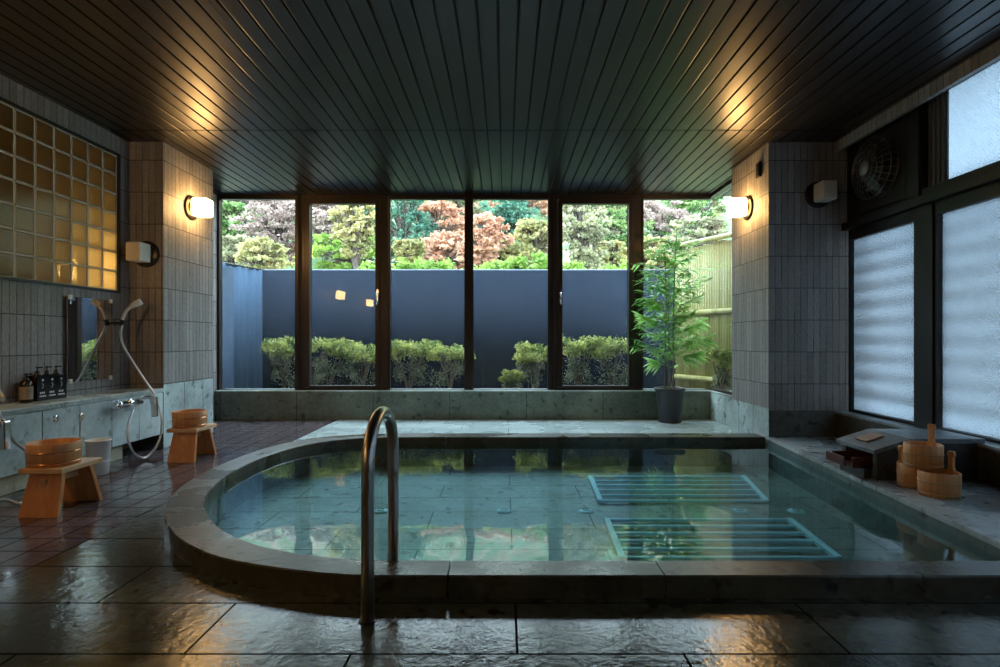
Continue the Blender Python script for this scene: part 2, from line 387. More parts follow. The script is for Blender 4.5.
inner = [(-.2,2.055),(-.54,2.067),(-.80,2.125),(-1.02,2.23),(-1.23,2.40),(-1.43,2.65),(-1.58,2.94),(-1.665,3.27),(-1.70,3.65),(-1.665,4.03),(-1.53,4.36),(-1.28,4.57),(-.95,4.65),(-.5,4.66)]
outer = [(-.2,1.92),(-.6,1.935),(-1.02,2.06),(-1.27,2.22),(-1.47,2.42),(-1.66,2.70),(-1.79,3.02),(-1.858,3.38),(-1.862,3.8),(-1.82,4.16),(-1.70,4.48),(-1.45,4.73),(-1.02,4.85),(-.5,4.86)]
ic = [(p.x,p.y) for p in cat([(x,y,0) for x,y in inner], 6)]
oc = [(p.x,p.y) for p in cat([(x,y,0) for x,y in outer], 6)]
RX0, RX1 = 2.185, 1.955       # right inner edge of the pool, far and near
def inner_loop(d=0.0):        # closed loop, counted from the near right corner, clockwise seen from above
    pts = []
    nrm = []
    for i,(x,y) in enumerate(ic):
        ox, oy = oc[i]; L = math.hypot(ox-x, oy-y); pts.append((x+(ox-x)/L*d, y+(oy-y)/L*d))
    return [(RX1+d, 2.055-d)]+pts+[(RX0+d, 4.66+d)]

def fill_with_hole(name, outer_loop, hole, z, mat, thick):
    bm = bmesh.new(); es = []
    for loop in (outer_loop, hole):
        vs = [bm.verts.new((x,y,z)) for x,y in loop]
        for i in range(len(vs)): es.append(bm.edges.new((vs[i], vs[(i+1)%len(vs)])))
    bmesh.ops.triangle_fill(bm, edges=es, use_beauty=True, use_dissolve=False)
    for f in bm.faces:
        f.normal_update()
        if f.normal.z < 0: f.normal_flip()
    r = bmesh.ops.extrude_face_region(bm, geom=list(bm.faces))
    for e in r['geom']:
        if isinstance(e, bmesh.types.BMVert): e.co.z -= thick
    bmesh.ops.recalc_face_normals(bm, faces=bm.faces)
    me = bpy.data.meshes.new(name); bm.to_mesh(me); bm.free(); me.materials.append(mat)
    o = bpy.data.objects.new(name, me); COL.objects.link(o); return o

XB = -1.865
hl = inner_loop(.09); fo = fill_with_hole('floor', [(XB,YR),(3.2,YR),(3.2,YB+.1),(XB,YB+.1)], hl, 0, M_floor, .12)
struct(fo, 'dark green-grey wet stone slab floor around the pool', 'floor')
dk = [(XB+.001,3.95)]+[(lerp_[0],lerp_[1]) for lerp_ in [((ic[i][0]+oc[i][0])/2,(ic[i][1]+oc[i][1])/2) for i in range(len(ic)) if ic[i][0] < -1.0 and ic[i][1] > 3.95]]+[(-.5,4.76),(2.25,4.76),(2.32,YB),(XB+.001,YB)]
m = MB(); m.prism(dk, .0005, .004); struct(m.build('floor_deck', M_deck), 'green stone deck between the pool and the garden windows, painted pale with reflected sky', 'floor')
m = MB(); m.box(-3.4, XB, YR, YB+.1, -.12, 0)
struct(m.build('floor_purple_tiles', M_purple), 'wet purple-brown square tile floor on the left of the pool', 'floor')

# ceiling boards with grooves
m = MB(); pitch = .1045
x = -3.4+.02
while x < 3.3:
    for y0, y1, dz in ((YR-.1, 4.334, 0), (4.346, YB+.12, -.003)):
        # board with small down-turned lips
        m.add([(x+.006,y0,H+dz+.014),(x+.006,y0,H+dz),(x+.010,y0,H+dz-.001),(x+pitch-.010,y0,H+dz-.001),(x+pitch-.006,y0,H+dz),(x+pitch-.006,y0,H+dz+.014),
               (x+.006,y1,H+dz+.014),(x+.006,y1,H+dz),(x+.010,y1,H+dz-.001),(x+pitch-.010,y1,H+dz-.001),(x+pitch-.006,y1,H+dz),(x+pitch-.006,y1,H+dz+.014)],
              [(i,i+1,i+7,i+6) for i in range(5)])
    x += pitch
m.m = 1; m.box(-3.45, 3.3, YR-.1, YB+.12, H+.014, H+.1)
struct(m.build('ceiling', [M_ceil, M_dark], recalc=False), 'dark metal board ceiling running towards the windows', 'ceiling')

# pool basin: walls and floor under the water
ZP = -.165; ZR = .078; ZW = .026
lp = inner_loop(.003); lo = inner_loop(.085)
m = MB(); n = len(lp)
m.add([(x,y,ZP) for x,y in lp]+[(x,y,ZR-.012) for x,y in lp]+[(x,y,ZR-.012) for x,y in lo]+[(x,y,ZP-.1) for x,y in lo],
      [(k*n+i, k*n+(i+1)%n, ((k+1)%4)*n+(i+1)%n, ((k+1)%4)*n+i) for k in range(3) for i in range(n)], False)
m.m = 1; m.prism([(p[0]*1.0, p[1]) for p in lo], ZP-.1, ZP)
o = m.build('pool_basin', [M_poolwall, M_poolfloor]); struct(o, 'sunken stone bathing pool with rounded left end', 'pool')
m = MB(); m.prism(inner_loop(.01), ZP-.02, ZW); struct(m.build('pool_water', M_water), 'still clear teal water filling the pool', 'water')

# rim made of fitted stones
def rim_piece(mb, pts_in, pts_out, z0, z1, g=.0016):
    n = len(pts_in); r = .006
    def ring(pin, pout):
        d = Vector((pout[0]-pin[0], pout[1]-pin[1], 0)); d.normalize()
        return [(pin[0],pin[1],z0),(pin[0],pin[1],z1-r),(pin[0]+d.x*r,pin[1]+d.y*r,z1),(pout[0]-d.x*r,pout[1]-d.y*r,z1),(pout[0],pout[1],z1-r),(pout[0],pout[1],z0)]
    vs = []
    for i in range(n): vs += ring(pts_in[i], pts_out[i])
    fs = []
    for i in range(n-1):
        for k in range(6):
            fs.append((i*6+k, i*6+(k+1)%6, (i+1)*6+(k+1)%6, (i+1)*6+k))
    fs.append(tuple(range(6))); fs.append(tuple((n-1)*6+k for k in range(5,-1,-1)))
    mb.add(vs, fs)
def lerp2(p, q, t): return (p[0]+(q[0]-p[0])*t, p[1]+(q[1]-p[1])*t)
full_in = ic; full_out = oc
rim = MB()
m0 = len(ic); cuts = [0, 11, 21, 31, 42, 53, 66, m0-1]
for c0, c1 in zip(cuts[:-1], cuts[1:]):
    pi = list(ic[c0:c1+1]); po = list(oc[c0:c1+1])
    pi[0] = lerp2(pi[0], pi[1], .03); po[0] = lerp2(po[0], po[1], .03); pi[-1] = lerp2(pi[-1], pi[-2], .03); po[-1] = lerp2(po[-1], po[-2], .03)
    rim_piece(rim, pi, po, -.02, ZR)
for xa, xb in ((-.2,-.33+.0),):
    pass
xs = [-.198, .555, 1.45, 2.34, 2.9]
for xa, xb in zip(xs[:-1], xs[1:]):
    rim_piece(rim, [(xa+.0025,2.055),(xb-.0025,2.055)], [(xa+.0025,1.92),(xb-.0025,1.92)], -.02, ZR)
xs = [-.498, .3, 1.1, 1.9, 2.19]
for xa, xb in zip(xs[:-1], xs[1:]):
    rim_piece(rim, [(xa+.0015,4.66),(xb-.0015,4.66)], [(xa+.0015,4.86),(xb-.0015,4.86)], -.02, ZR)
struct(rim.build('pool_rim', M_rim), 'low fitted stone rim curving round the pool', 'pool rim')
# deck step up to rim behind the pool
# right ledge
m = MB()
def ledge_part(z0, z1, o): m.hexa([(RX1+o,2.06,z0),(2.9,2.06,z0),(2.9,4.62,z0),(RX0+.003+o,4.66,z0),(RX1+o,2.06,z1),(2.9,2.06,z1),(2.9,4.62,z1),(RX0+.003+o,4.66,z1)])
ledge_part(-.08, .062, .008); m.m = 1; ledge_part(.0625, .09, 0)  # side painted dark below, top painted pale with window reflection
struct(m.build('ledge_right', [M_poolwall, M_ledge], bevel=.004), 'stone ledge between the pool and the frosted windows', 'ledge')

# columns
def column(name, x0, x1, y0, y1, base_front, base_side, label):
    m = MB()
    # front faces (Y), side faces (X)
    zs = [(-.02, max(base_front, base_side))]
    m.m = 0; m.add([(x0,y0,base_front),(x1,y0,base_front),(x1,y0,H+.02),(x0,y0,H+.02)], [(0,1,2,3)])
    m.add([(x0,y1,base_side),(x1,y1,base_side),(x1,y1,H+.02),(x0,y1,H+.02)], [(3,2,1,0)])
    m.m = 1
    for x in (x0, x1): m.add([(x,y0,base_side),(x,y1,base_side),(x,y1,H+.02),(x,y0,H+.02)], [(0,1,2,3)])
    m.m = 2; m.add([(x0,y0,-.02),(x1,y0,-.02),(x1,y0,base_front),(x0,y0,base_front)], [(0,1,2,3)])
    m.m = 3
    for x in (x0, x1): m.add([(x,y0,-.02),(x,y1,-.02),(x,y1,base_side),(x,y0,base_side)], [(0,1,2,3)])
    o = m.build(name, [M_tileY, M_tileX, M_baseY, M_baseX]); struct(o, label, 'pillar')
    return o
column('pillar', -3.4, -2.83, 4.59, 5.37, .49, .525, 'grey ribbed tile pillar on the left with stone base')
column('pillar', 2.19, 3.2, 4.6, 5.35, .31, .325, 'grey ribbed tile pillar on the right beside the potted plant')

def wall(name, axis, pos, thick, u0, u1, z0, z1, holes, mat, label, xf=None):
    us = sorted({u0,u1,*[h[0] for h in holes],*[h[1] for h in holes]}); zs = sorted({z0,z1,*[h[2] for h in holes],*[h[3] for h in holes]})
    m = MB()
    for i in range(len(us)-1):
        for j in range(len(zs)-1):
            uc = (us[i]+us[i+1])/2; zc = (zs[j]+zs[j+1])/2
            if any(h[0]<uc<h[1] and h[2]<zc<h[3] for h in holes): continue
            if axis == 'X': m.box(pos, pos+thick, us[i], us[i+1], zs[j], zs[j+1])
            else: m.box(us[i], us[i+1], pos, pos+thick, zs[j], zs[j+1])
    if xf: m.xf(xf)
    return struct(m.build(name, mat), label, 'wall')
GBY0, GBY1, GBZ0, GBZ1 = 2.60, 4.46, 1.29, 2.375
wall('wall_left', 'X', XL, -.22, YR, 4.6, 0, H+.05, [(GBY0-.02, GBY1+.02, GBZ0-.02, GBZ1+.02)], M_tileX, 'grey ribbed tile wall above the wash counter')
m = MB(); m.box(-3.45, -3.26, 5.36, YB+.1, 0, H+.05); struct(m.build('wall_left_recess', M_tileX), 'tiled return wall beside the leftmost window', 'wall')
# rear wall with a wide glazed opening on the entrance side
RH = []
wall('wall_back', 'Y', YR, -.2, -3.45, 3.2, 0, H+.05, RH, M_tileY, 'tiled rear wall')
for k,(u0,u1,z0,z1) in enumerate(RH):
    m = MB(); t=.05
    m.box(u0,u1,YR-.12,YR-.06,z0,z0+t).box(u0,u1,YR-.12,YR-.06,z1-t,z1).box(u0,u0+t,YR-.12,YR-.06,z0,z1).box(u1-t,u1,YR-.12,YR-.06,z0,z1)
    fr = struct(m.build('window_%d' % (20+k), M_frame)); m = MB(); m.box(u0+t,u1-t,YR-.095,YR-.087,z0+t,z1-t); m.build('pane', M_frost, fr)

# window wall: sill, frames
m = MB(); m.box(-3.26, 2.32, YB, YB+.25, -.05, .312)
struct(m.build('trim_1', M_sill), 'green stone upstand below the garden windows', 'sill')
m = MB(); m.box(-3.26, 2.32, YB-.008, YB+.25, .312, .328)
struct(m.build('trim_2', M_silltop, bevel=.003), 'thin stone coping along the garden windows', 'sill')
m = MB(); m.box(2.30, 2.6, 5.34, YB-.01, -.05, .312); m.m = 1; m.box(2.295, 2.6, 5.34, YB-.01, .312, .328)
struct(m.build('trim_3', [M_baseX, M_silltop]), 'short stone upstand beside the potted plant', 'sill')
m = MB(); m.box(-3.26, -2.9, 5.36, YB-.01, -.05, .312); m.m=1; m.box(-3.26, -2.9, 5.36, YB-.01, .312, .328)
YF = YB+.05          # window frame front
def fx(px, Y=YF): return (px-505)*Y/F
def fz(py, Y=YF): return CZ-(py-340)*Y/F
ZT = H-.002; ZBm = .328
def frame_ring(m, x0, x1, z0, z1, t, y0, y1, tb=None, tt=None):
    tb = tb or t; tt = tt or t
    m.box(x0, x0+t, y0, y1, z0, z1).box(x1-t, x1, y0, y1, z0, z1).box(x0+t, x1-t, y0, y1, z0, z0+tb).box(x0+t, x1-t, y0, y1, z1-tt, z1)
win = [('window_1',216.5,298.5,219,295,199,389.5),('door_1',302,388,310,375.5,204,385.5),('window_2',388.5,468,390,464.5,199,389.5),
       ('window_3',469,550,473,548,199,389.5),('door_2',553.5,641,562.5,628.5,204,385.5),('window_4',642,712,643.5,711,199,389.5)]
for name, a0, a1, g0, g1, gt, gb in win:
    X0, X1, G0, G1 = fx(a0), fx(a1), fx(g0), fx(g1); zt, zb = fz(gt), fz(gb)
    isd = name.startswith('door')
    m = MB()
    y0, y1 = YF, YF+.07
    if isd:
        # outer casing then the sash itself, a little proud
        m.box(X0, G0-.055, y0-.005, y1, ZBm, ZT).box(G1+.055, X1, y0-.005, y1, ZBm, ZT).box(G0-.055, G1+.055, y0-.005, y1, zt+.055, ZT)
        m.box(G0-.055, G1+.055, y0-.005, y1, ZBm, zb-.025)
    else:
        (m if name == 'window_4' else m.box(G1, X1, y0, y1, ZBm, ZT)).box(X0, G0, y0, y1, ZBm, ZT).box(G0, G1, y0, y1, ZBm, zb).box(G0, G1, y0, y1, zt, ZT)
    fr = m.build(name, M_frame, bevel=.003)
    struct(fr, 'bronze framed garden %s' % ('door' if isd else 'window'), 'door' if isd else 'window')
    if isd:
        m = MB(); frame_ring(m, G0-.05, G1+.05, zb-.02, zt+.05, .05, y0-.018, y1-.015, tb=.02)
        m.build('door_leaf_frame', M_frame, fr, bevel=.004)
        hx = G1+.03 if name == 'door_1' else G0-.025
        hz = fz(296)
        m = MB(); m.box(hx-.011, hx+.011, y0-.032, y0-.018, hz-.06, hz+.07)
        m.tube([(hx,y0-.032,hz+.03),(hx,y0-.07,hz+.03),(hx,y0-.075,hz+.02),(hx,y0-.075,hz-.10)], .008, 10)
        m.build('handle', M_chrome, fr, label='chrome lever handle')
    m = MB(); m.box(G0-.004, G1+(.02 if name == 'window_4' else .004), YF+.03, YF+.036, zb-.004, zt+.004); m.build('pane', M_glass, fr)
# mullion covers between units
for k, (p0, p1) in enumerate(((298.5,302),(468,469),(550,553.5),(641,642))):
    m = MB(); m.box(fx(p0), fx(p1), YF+.012, YF+.07, ZBm, ZT); struct(m.build('trim_%d' % (4+k), M_dark if p1-p0>2 else M_frame))
# side window in the right-hand recess
m = MB(); y0, y1 = 5.35, YB+.12
SX = 2.325
m.box(y0, y1, 0, .06, .328, .352).box(y0, y1, 0, .06, H-.03, H-.002).box(y0, y0+.03, 0, .06, .352, H-.03); m.v = [(SX+v[1], v[0], v[2]) for v in m.v]
fr = struct(m.build('window_5', M_frame), 'narrow side window looking onto the bamboo fence', 'window')
m = MB(); m.box(SX+.025, SX+.031, y0+.028, YF+.03, .350, H-.028); m.build('pane', M_glass, fr)
m = MB(); m.box(-3.25, -3.19, 5.5, YB+.05, .328, H); 

# -------- right wall: plinth, frosted windows, tile strip
def R_(mb): return mb.xf(RT)
m = MB(); m.box(XR, 3.1, YR, 4.62, 0, .287); m.m = 1; m.box(XR-.006, 3.1, YR, 4.62, .287, .305); R_(m)
struct(m.build('trim_9', [stone('dark_plinth', (.07,.075,.065), (.4,.6), None, bump=.3), stone('pale_ledge_top', (.30,.36,.37), (.3,.5), None, bump=.15, spots=.2)], bevel=.002), 'stone plinth below the frosted windows', 'sill')
m = MB(); m.box(XR, XR+.035, YR, 4.6, 2.452, H+.04); R_(m); struct(m.build('wall_right_band', M_tileX), 'narrow tile band above the frosted windows', 'wall')
m = MB(); m.box(3.0, 3.2, YR, 4.62, 2.52, H+.1); R_(m); struct(m.build('wall_right', M_tileX), 'right wall head', 'wall')
GX = 2.87
bays = [(3.80,4.585,'a'),(1.95,3.64,'b'),(.15,1.75,'c'),(-1.7,-.05,'d'),(-2.95,-1.9,'e')]
wn = 6
for (y0, y1, kk) in bays:
    # lower window
    m = MB(); fy0, fy1 = y0, y1
    frame_ring(m, fy0-.0, fy1+.0, .305, 1.80, .03, 2.84, 2.93, tb=.022, tt=.085); m.v = [(v[1], v[0], v[2]) for v in m.v]; R_(m)
    fr = struct(m.build('window_%d' % wn, M_blackframe, bevel=.004), 'black framed frosted window above the right ledge', 'window'); wn += 1
    m = MB(); m.box(GX, GX+.008, fy0+.025, fy1-.025, .322, 1.72); R_(m); m.build('pane', M_frost, fr)
    if kk != 'a':
        m = MB(); ub = .13 if kk == 'b' else 0
        frame_ring(m, fy0, fy1+ub, 1.86, 2.53, .05, 2.82, 2.93, tb=.05, tt=.03); m.v = [(v[1], v[0], v[2]) for v in m.v]; R_(m)
        fr = struct(m.build('window_%d' % wn, M_blackframe, bevel=.004), 'upper frosted window in black frame', 'window'); wn += 1
        m = MB(); m.box(GX, GX+.008, fy0+.045, fy1+ub-.045, 1.905, 2.505); R_(m); m.build('pane', M_frost, fr)
        if kk == 'b':
            m = MB(); m.box(GX-.012, GX-.002, 3.555, fy1+ub-.05, 1.905, 2.505)
            for q in range(4): m.box(GX-.02, GX-.012, 3.57+q*.04, 3.585+q*.04, 1.905, 2.505)
            R_(m); m.build('sash_stile', plain('grey_brown_stile', (.10,.10,.10), .5), fr)
# posts and transom
m = MB()
for y0, y1 in ((3.64,3.80),(1.75,1.95),(-.05,.15),(-1.9,-1.7)): m.box(2.825, 2.95, y0, y1, .305, 1.80)
m.box(2.80, 2.95, 3.73, 3.85, 1.80, 2.54)
for y0, y1 in ((1.75,1.95),(-.05,.15),(-1.9,-1.7)): m.box(2.80, 2.95, y0, y1, 1.86, 2.54)
m.box(2.79, 2.96, YR, 4.6, 1.80, 1.86)
R_(m); struct(m.build('trim_10', M_blackframe, bevel=.004), 'black posts and transom of the window wall', 'trim')
m = MB(); m.box(2.84, 2.92, 3.85, 4.6, 1.86, 2.53); R_(m)
struct(m.build('wall_panel_behind_fan', M_blackframe), 'black blanking panel around the exhaust fan', 'panel')

# exhaust fan
FC = RT @ Vector((2.84, 4.12, 2.17))
fan = thing('exhaust_fan', 'round black exhaust fan with wire guard above the frosted window', 'fan', FC)
m = MB(); s = .25
m.box(-.035, 0, -s, s, -.28, .28); m.lathe([(.20,-.035),(.20,-.06),(.19,-.06),(.19,-.03)], axis='x', n=48)
m.build('mounting_plate', M_fan, fan, bevel=.003)
m = MB(); m.lathe([(.185,-.034),(.0001,-.034)], axis='x'); m.build('opening', M_dark, fan)
m = MB()
for k in range(5):
    t = 2*PI*k/5; c, s_ = math.cos(t), math.sin(t)
    a0, a1 = t-.45, t+.35
    v = [(-.04,.05*math.cos(a0),.05*math.sin(a0)),(-.04,.17*math.cos(a0),.17*math.sin(a0)),(-.075,.17*math.cos(a1),.17*math.sin(a1)),(-.075,.05*math.cos(a1),.05*math.sin(a1))]
    m.add(v+[(x-.004,y,z) for x,y,z in v], [(0,1,2,3),(7,6,5,4),(0,1,5,4),(1,2,6,5),(2,3,7,6),(3,0,4,7)])
m.build('fan_blades', M_fan, fan)
m = MB(); m.lathe([(.05,-.04),(.05,-.09),(.0001,-.095)], axis='x', n=24); m.build('motor_hub', M_fan, fan)
gd = MB()
for k in range(28):
    t = 2*PI*k/28; c, s_ = math.cos(t), math.sin(t)
    gd.tube([(-.06, .225*c, .225*s_), (-.115, .22*c, .22*s_), (-.15,.16*c,.16*s_), (-.165,.05*c,.05*s_)], .0028, 5, False)
for r, d in ((.225,-.062),(.222,-.115),(.17,-.14),(.13,-.155),(.09,-.162)):
    gd.tube([(d, r*math.cos(2*PI*i/48), r*math.sin(2*PI*i/48)) for i in range(49)], .0034, 6, False)
gd.build('wire_guard', M_wire, fan)
m = MB(); m.lathe([(.0001,-.175),(.045,-.172),(.052,-.165),(.052,-.160),(.0001,-.160)], axis='x', n=32); m.build('guard_badge', plain('badge', (.32,.33,.34), .3, metal=.6), fan)

# outside of the right wall: horizontal board screen
sc = thing('board_screen', 'horizontal board screen standing outside the frosted windows', 'screen', tuple(RT @ Vector((3.205, 1.2, 0))))
M_slat = plain('weathered_board', (.46,.31,.12), .7, var=.2)
for k in range(9):
    z = .44+k*.142
    m = MB(); m.hexa([(-.235,-4.2,z),(-.225,-4.2,z-.012),(-.165,-4.2,z+.055),(-.175,-4.2,z+.067)]+[(-.235,3.35,z),(-.225,3.35,z-.012),(-.165,3.35,z+.055),(-.175,3.35,z+.067)]); m.build('louvre_board', M_slat, sc)
for y in (-3.9, -2.0, -.2, 1.6, 3.2):
    m = MB(); m.box(-.15,-.09, y, y+.05, -.1, 1.75); m.build('post', M_slat, sc)

# glass block window
m = MB(); frame_ring(m, GBY0-.02, GBY1+.02, GBZ0-.02, GBZ1+.02, .02, XL-.10, XL+.012); m.v = [(v[1], v[0], v[2]) for v in m.v]
fr = struct(m.build('window_30', M_blackframe), 'wall of moulded square glass blocks glowing amber', 'glass block window')
ny, nz, pb = 12, 7, .155
m = MB()
for i in range(ny+1): m.box(XL-.085, XL-.004, GBY0+i*pb-.006, GBY0+i*pb+.006, GBZ0, GBZ1)
for j in range(nz+1): m.box(XL-.085, XL-.004, GBY0, GBY1, GBZ0+j*pb-.006, GBZ0+j*pb+.006)
m.build('block_joints', M_joint, fr)
m = MB()
for i in range(ny):
    for j in range(nz): m.box(XL-.08, XL-.006, GBY0+i*pb+.006, GBY0+(i+1)*pb-.006, GBZ0+j*pb+.006, GBZ0+(j+1)*pb-.006)
m.build('glass_blocks', M_block, fr, bevel=.008, seg=2)
# the room next door
m = MB(); m.box(-4.75,-4.7,1.4,5.0,0,2.6).box(-4.7,-3.36,4.95,5.0,0,2.6).box(-4.7,-3.36,1.4,1.45,0,2.6).box(-4.75,-3.36,1.4,5.0,2.6,2.65).box(-4.75,-3.36,1.4,5.0,-.05,0)
struct(m.build('wall_next_room', plain('warm_plaster', (.26,.20,.12), .8)), 'plastered room behind the glass blocks', 'wall')
lamp = thing('wall_lamp', 'amber lamp glowing behind the lower right glass blocks', 'lamp', (-3.50, 4.44, 1.46))
m = MB(); m.lathe([(.0001,-.09),(.05,-.08),(.07,0),(.05,.08),(.0001,.09)], n=24); m.build('lamp_shade', emit('amber_lamp', (1,.55,.14), 34), lamp)
m = MB(); m.box(-.02,.02,.06,.515,-.02,.02); m.build('bracket', M_plate, lamp)

# -------- sconces
def sconce(label, loc, face, lit, group=None):
    # local: plate on plane y=0, shade towards -y
    t = thing('wall_sconce', label, 'lamp', loc, face, group)
    m = MB(); m.lathe([(.0001,-.018),(.100,-.018),(.108,-.012),(.110,0)], axis='y', n=48); m.build('backplate', M_plate, t)
    m = MB(); m.lathe([(.0001,-.034),(.062,-.034),(.066,-.018)], axis='y', n=32); m.build('collar', M_plate if not lit else plain('warm_collar', (.5,.35,.2), .3, metal=.8), t)  # collar colour is warmer and paler on lit sconces
    m = MB(); m.box(-.06,.06,-.172,-.034,-.076,.076); m.build('shade', M_lit if lit else M_unlit, t, bevel=.012, seg=3)
    return t
sconce('lit square glass sconce on the left pillar, facing the pool', (-2.83, 4.99, 2.085), PI/2, True)
sconce('lit square glass sconce on the right pillar, beside the side window', (2.19, 4.99, 2.085), -PI/2, True)
sconce('unlit square sconce beside the glass blocks on the left pillar', (-2.97, 4.59, 1.605), 0, False)
sconce('unlit square sconce on the right pillar, next to the exhaust fan', (2.60, 4.60, 2.10), 0, False)
sconce('lit sconce on the left wall reflected in the garden door', (XL, 2.45, 1.72), PI/2, True)
sconce('lit sconce on the left wall nearer the entrance', (XL, .25, 1.72), PI/2, True)

sconce('added lit sconce at the rear of the left wall, out of view', (XL, -1.5, 2.0), PI/2, True)  # unseen lamp added behind the camera to warm the pillar fronts
sw = thing('wall_switch_box', 'small dark box high on the right pillar above the lit sconce', 'box', (2.19, 4.76, 2.355))
m = MB(); m.box(-.022,0,-.035,.035,-.065,.065); m.build('housing', M_plate, sw, bevel=.004)
m = MB(); m.box(-.026,-.022,-.022,.022,-.05,.05); m.build('cover', M_dark, sw)

# ------------------------------------------------------------------ wash counter
wc = thing('wash_counter', 'pale green stone wash counter along the left wall', 'counter', (XL, 0, 0))
m = MB(); m.box(.002, .295, -2.9, 4.588, .462, .497); m.build('countertop', M_counter, wc, bevel=.004)
ys = [3.389-.3*k for k in range(20, -5, -1)]
ys = [y for y in ys if -2.95 < y < 4.55]+[4.588]
prevy = -2.9
ys = sorted(ys)
ys = [y for y in ys]
for ya, yb in zip([-2.9]+ys[1:-1] if False else ys[:-1], ys[1:]):
    m = MB(); m.box(.265, .29, ya+.003, yb-.003, .12, .459); m.build('front_panel', M_panel, wc, bevel=.003)
m = MB(); m.box(.262, .268, -2.9, 4.586, .125, .46); m.build('backing_board', M_dark, wc)
m = MB(); m.box(.12, .235, -2.9, 4.18, 0, .105); m.build('kerb', M_kerb, wc, bevel=.004, label='pale stone kerb under the counter')
for y, z in ((3.49, .40), (3.70, .385)):
    m = MB(); m.lathe([(.0001,.006),(.014,.006),(.020,.004),(.022,0)], (.29, y, z), axis='x', n=20)
    m.build('valve_cover', M_chrome, wc, label='small round chrome valve cover')

# mirror
mr_ = thing('wall_mirror', 'rectangular mirror on the tile wall reflecting the garden', 'mirror', (XL+.002, 4.155, .90), .014)
m = MB(); m.box(.014,.020,-.235,.235,-.305,.305); m.build('glass', M_mirror, mr_)
m = MB(); m.box(0,.014,-.232,.232,-.302,.302); m.build('backing', M_dark, mr_)
for y, z in ((-.21,.30),(-.21,-.30),(.2,.30),(.2,-.30)):
    m = MB(); m.box(.010,.028,y-.012,y+.012,z-.016,z+.016); m.build('clip', M_white, mr_, bevel=.002)

# toiletries
rk = thing('bottle_rack', 'black acrylic rack of toiletries standing on the wash counter', 'rack', (-3.062, 3.71, .497))
m = MB(); m.box(-.045,.03,-.122,.122,0,.006).box(.024,.03,-.122,.122,.006,.165).box(-.045,-.04,-.122,.122,.006,.165).box(-.04,.024,-.122,-.117,.006,.12).box(-.04,.024,.117,.122,.006,.12)
m.build('holder', M_black, rk)
for k, y in enumerate((-.076, 0, .076)):
    m = MB(); m.lathe([(.0001,.001),(.007,.001),(.0075,0)], (.0305,y,.135), axis='x', n=14); m.build('round_mark', M_print, rk)
    m = MB(); m.tube([(.0312,y-.004,.115),(.0312,y+.005,.098),(.0312,y-.006,.08)], .0016, 5); m.build('curved_mark', M_print, rk)
    for j in range(3):
        m = MB(); m.box(.0295,.0315,y-.022+.014*j,y-.013+.014*j,.046,.058); m.build('caption_letter', M_print, rk)
    m = MB(); m.box(.0295,.0315,y-.026,y+.026,.026,.034); m.build('caption_bar', M_print, rk)
def pump(t, h, r, mat, parts=('body','pump')):
    m = MB(); m.lathe([(.0001,0),(r,0),(r,h*.72),(r*.8,h*.80),(r*.38,h*.86),(r*.38,h*.9)], n=24); b = m.build('bottle_body', mat, t)
    m = MB(); m.lathe([(r*.45,h*.88),(r*.45,h*.93),(.004,h*.94),(.004,h*1.05)], n=14); m.box(-.006,.032,-.006,.006,h*1.04,h*1.08); m.build('pump_head', M_black if mat is M_bottle else M_white, t)
B0 = thing('pump_bottle', 'dark pump bottle in the black rack, nearest the mirror', 'bottle', (-3.068, 3.786, .503), group='pump bottles in the rack'); pump(B0, .20, .028, M_bottle)
for y, l in ((3.71,'dark pump bottle in the middle of the black rack'), (3.634,'dark pump bottle in the black rack, farthest from the mirror')):
    c = copy_tree(B0); c.location = (-3.068, y, .503); c['label'] = l
B1 = thing('soap_bottle', 'dark pump bottle with tan label standing outside the rack', 'bottle', (-3.055, 3.535, .497)); pump(B1, .17, .034, M_bottle)
m = MB(); m.lathe([(.0346,.02),(.0348,.021),(.0348,.10),(.0346,.101)], n=24); m.build('paper_label', M_label, B1, label='tan paper label')
for z in (.08,.07,.06):
    m = MB(); t0 = -.9
    m.tube([(.0352*math.cos(t0+.2*i), .0352*math.sin(t0+.2*i), z) for i in range(6)], .0009, 4); m.build('label_print', M_bottle, B1)

# shower unit
def shower(label, loc):
    t = thing('shower_mixer', label, 'shower', loc)      # origin on the counter face
    m = MB()
    m.tube([(.06,-.12,0),(.06,.10,0)], .024, 16)
    m.tube([(.06,-.16,0),(.06,-.12,0)], .030, 16)
    for y in (-.07,.07): m.tube([(0,y,-.005),(.045,y,-.005)], .016, 12); 
    for y in (-.07,.07): m.lathe([(.0001,.012),(.030,.010),(.033,0)], (0,y,-.005), axis='x', n=20)
    m.build('mixer_body', M_chrome, t)
    m = MB(); m.tube([(.06,.06,.012),(.12,.04,.035),(.19,.01,.045),(.225,0,.035)], [.016,.015,.014,.018], 12); m.build('spout_arm', M_chrome, t)
    m = MB(); m.hexa([(.215,-.018,-.10),(.25,-.018,-.10),(.25,.018,-.10),(.215,.018,-.10),(.205,-.02,.05),(.245,-.02,.05),(.245,.02,.05),(.205,.02,.05)]); m.build('spout', M_chrome, t, bevel=.006)
    m = MB(); m.tube([(.06,-.16,0),(.06,-.185,0)], .020, 12); m.bar((.06,-.175,0),(.10,-.18,.035),.014,.010); m.build('temperature_knob', M_chrome, t, bevel=.002)
    return t
hx0 = -2.83
shower('chrome shower mixer on the counter face between the two stools', (hx0, 4.11, .425))
shower('chrome shower mixer on the counter face left of the near stool', (hx0, 2.88, .425))
def PX(px, py, X):
    Y = X*F/(px-505); return (X, Y, CZ-(py-340)*Y/F)
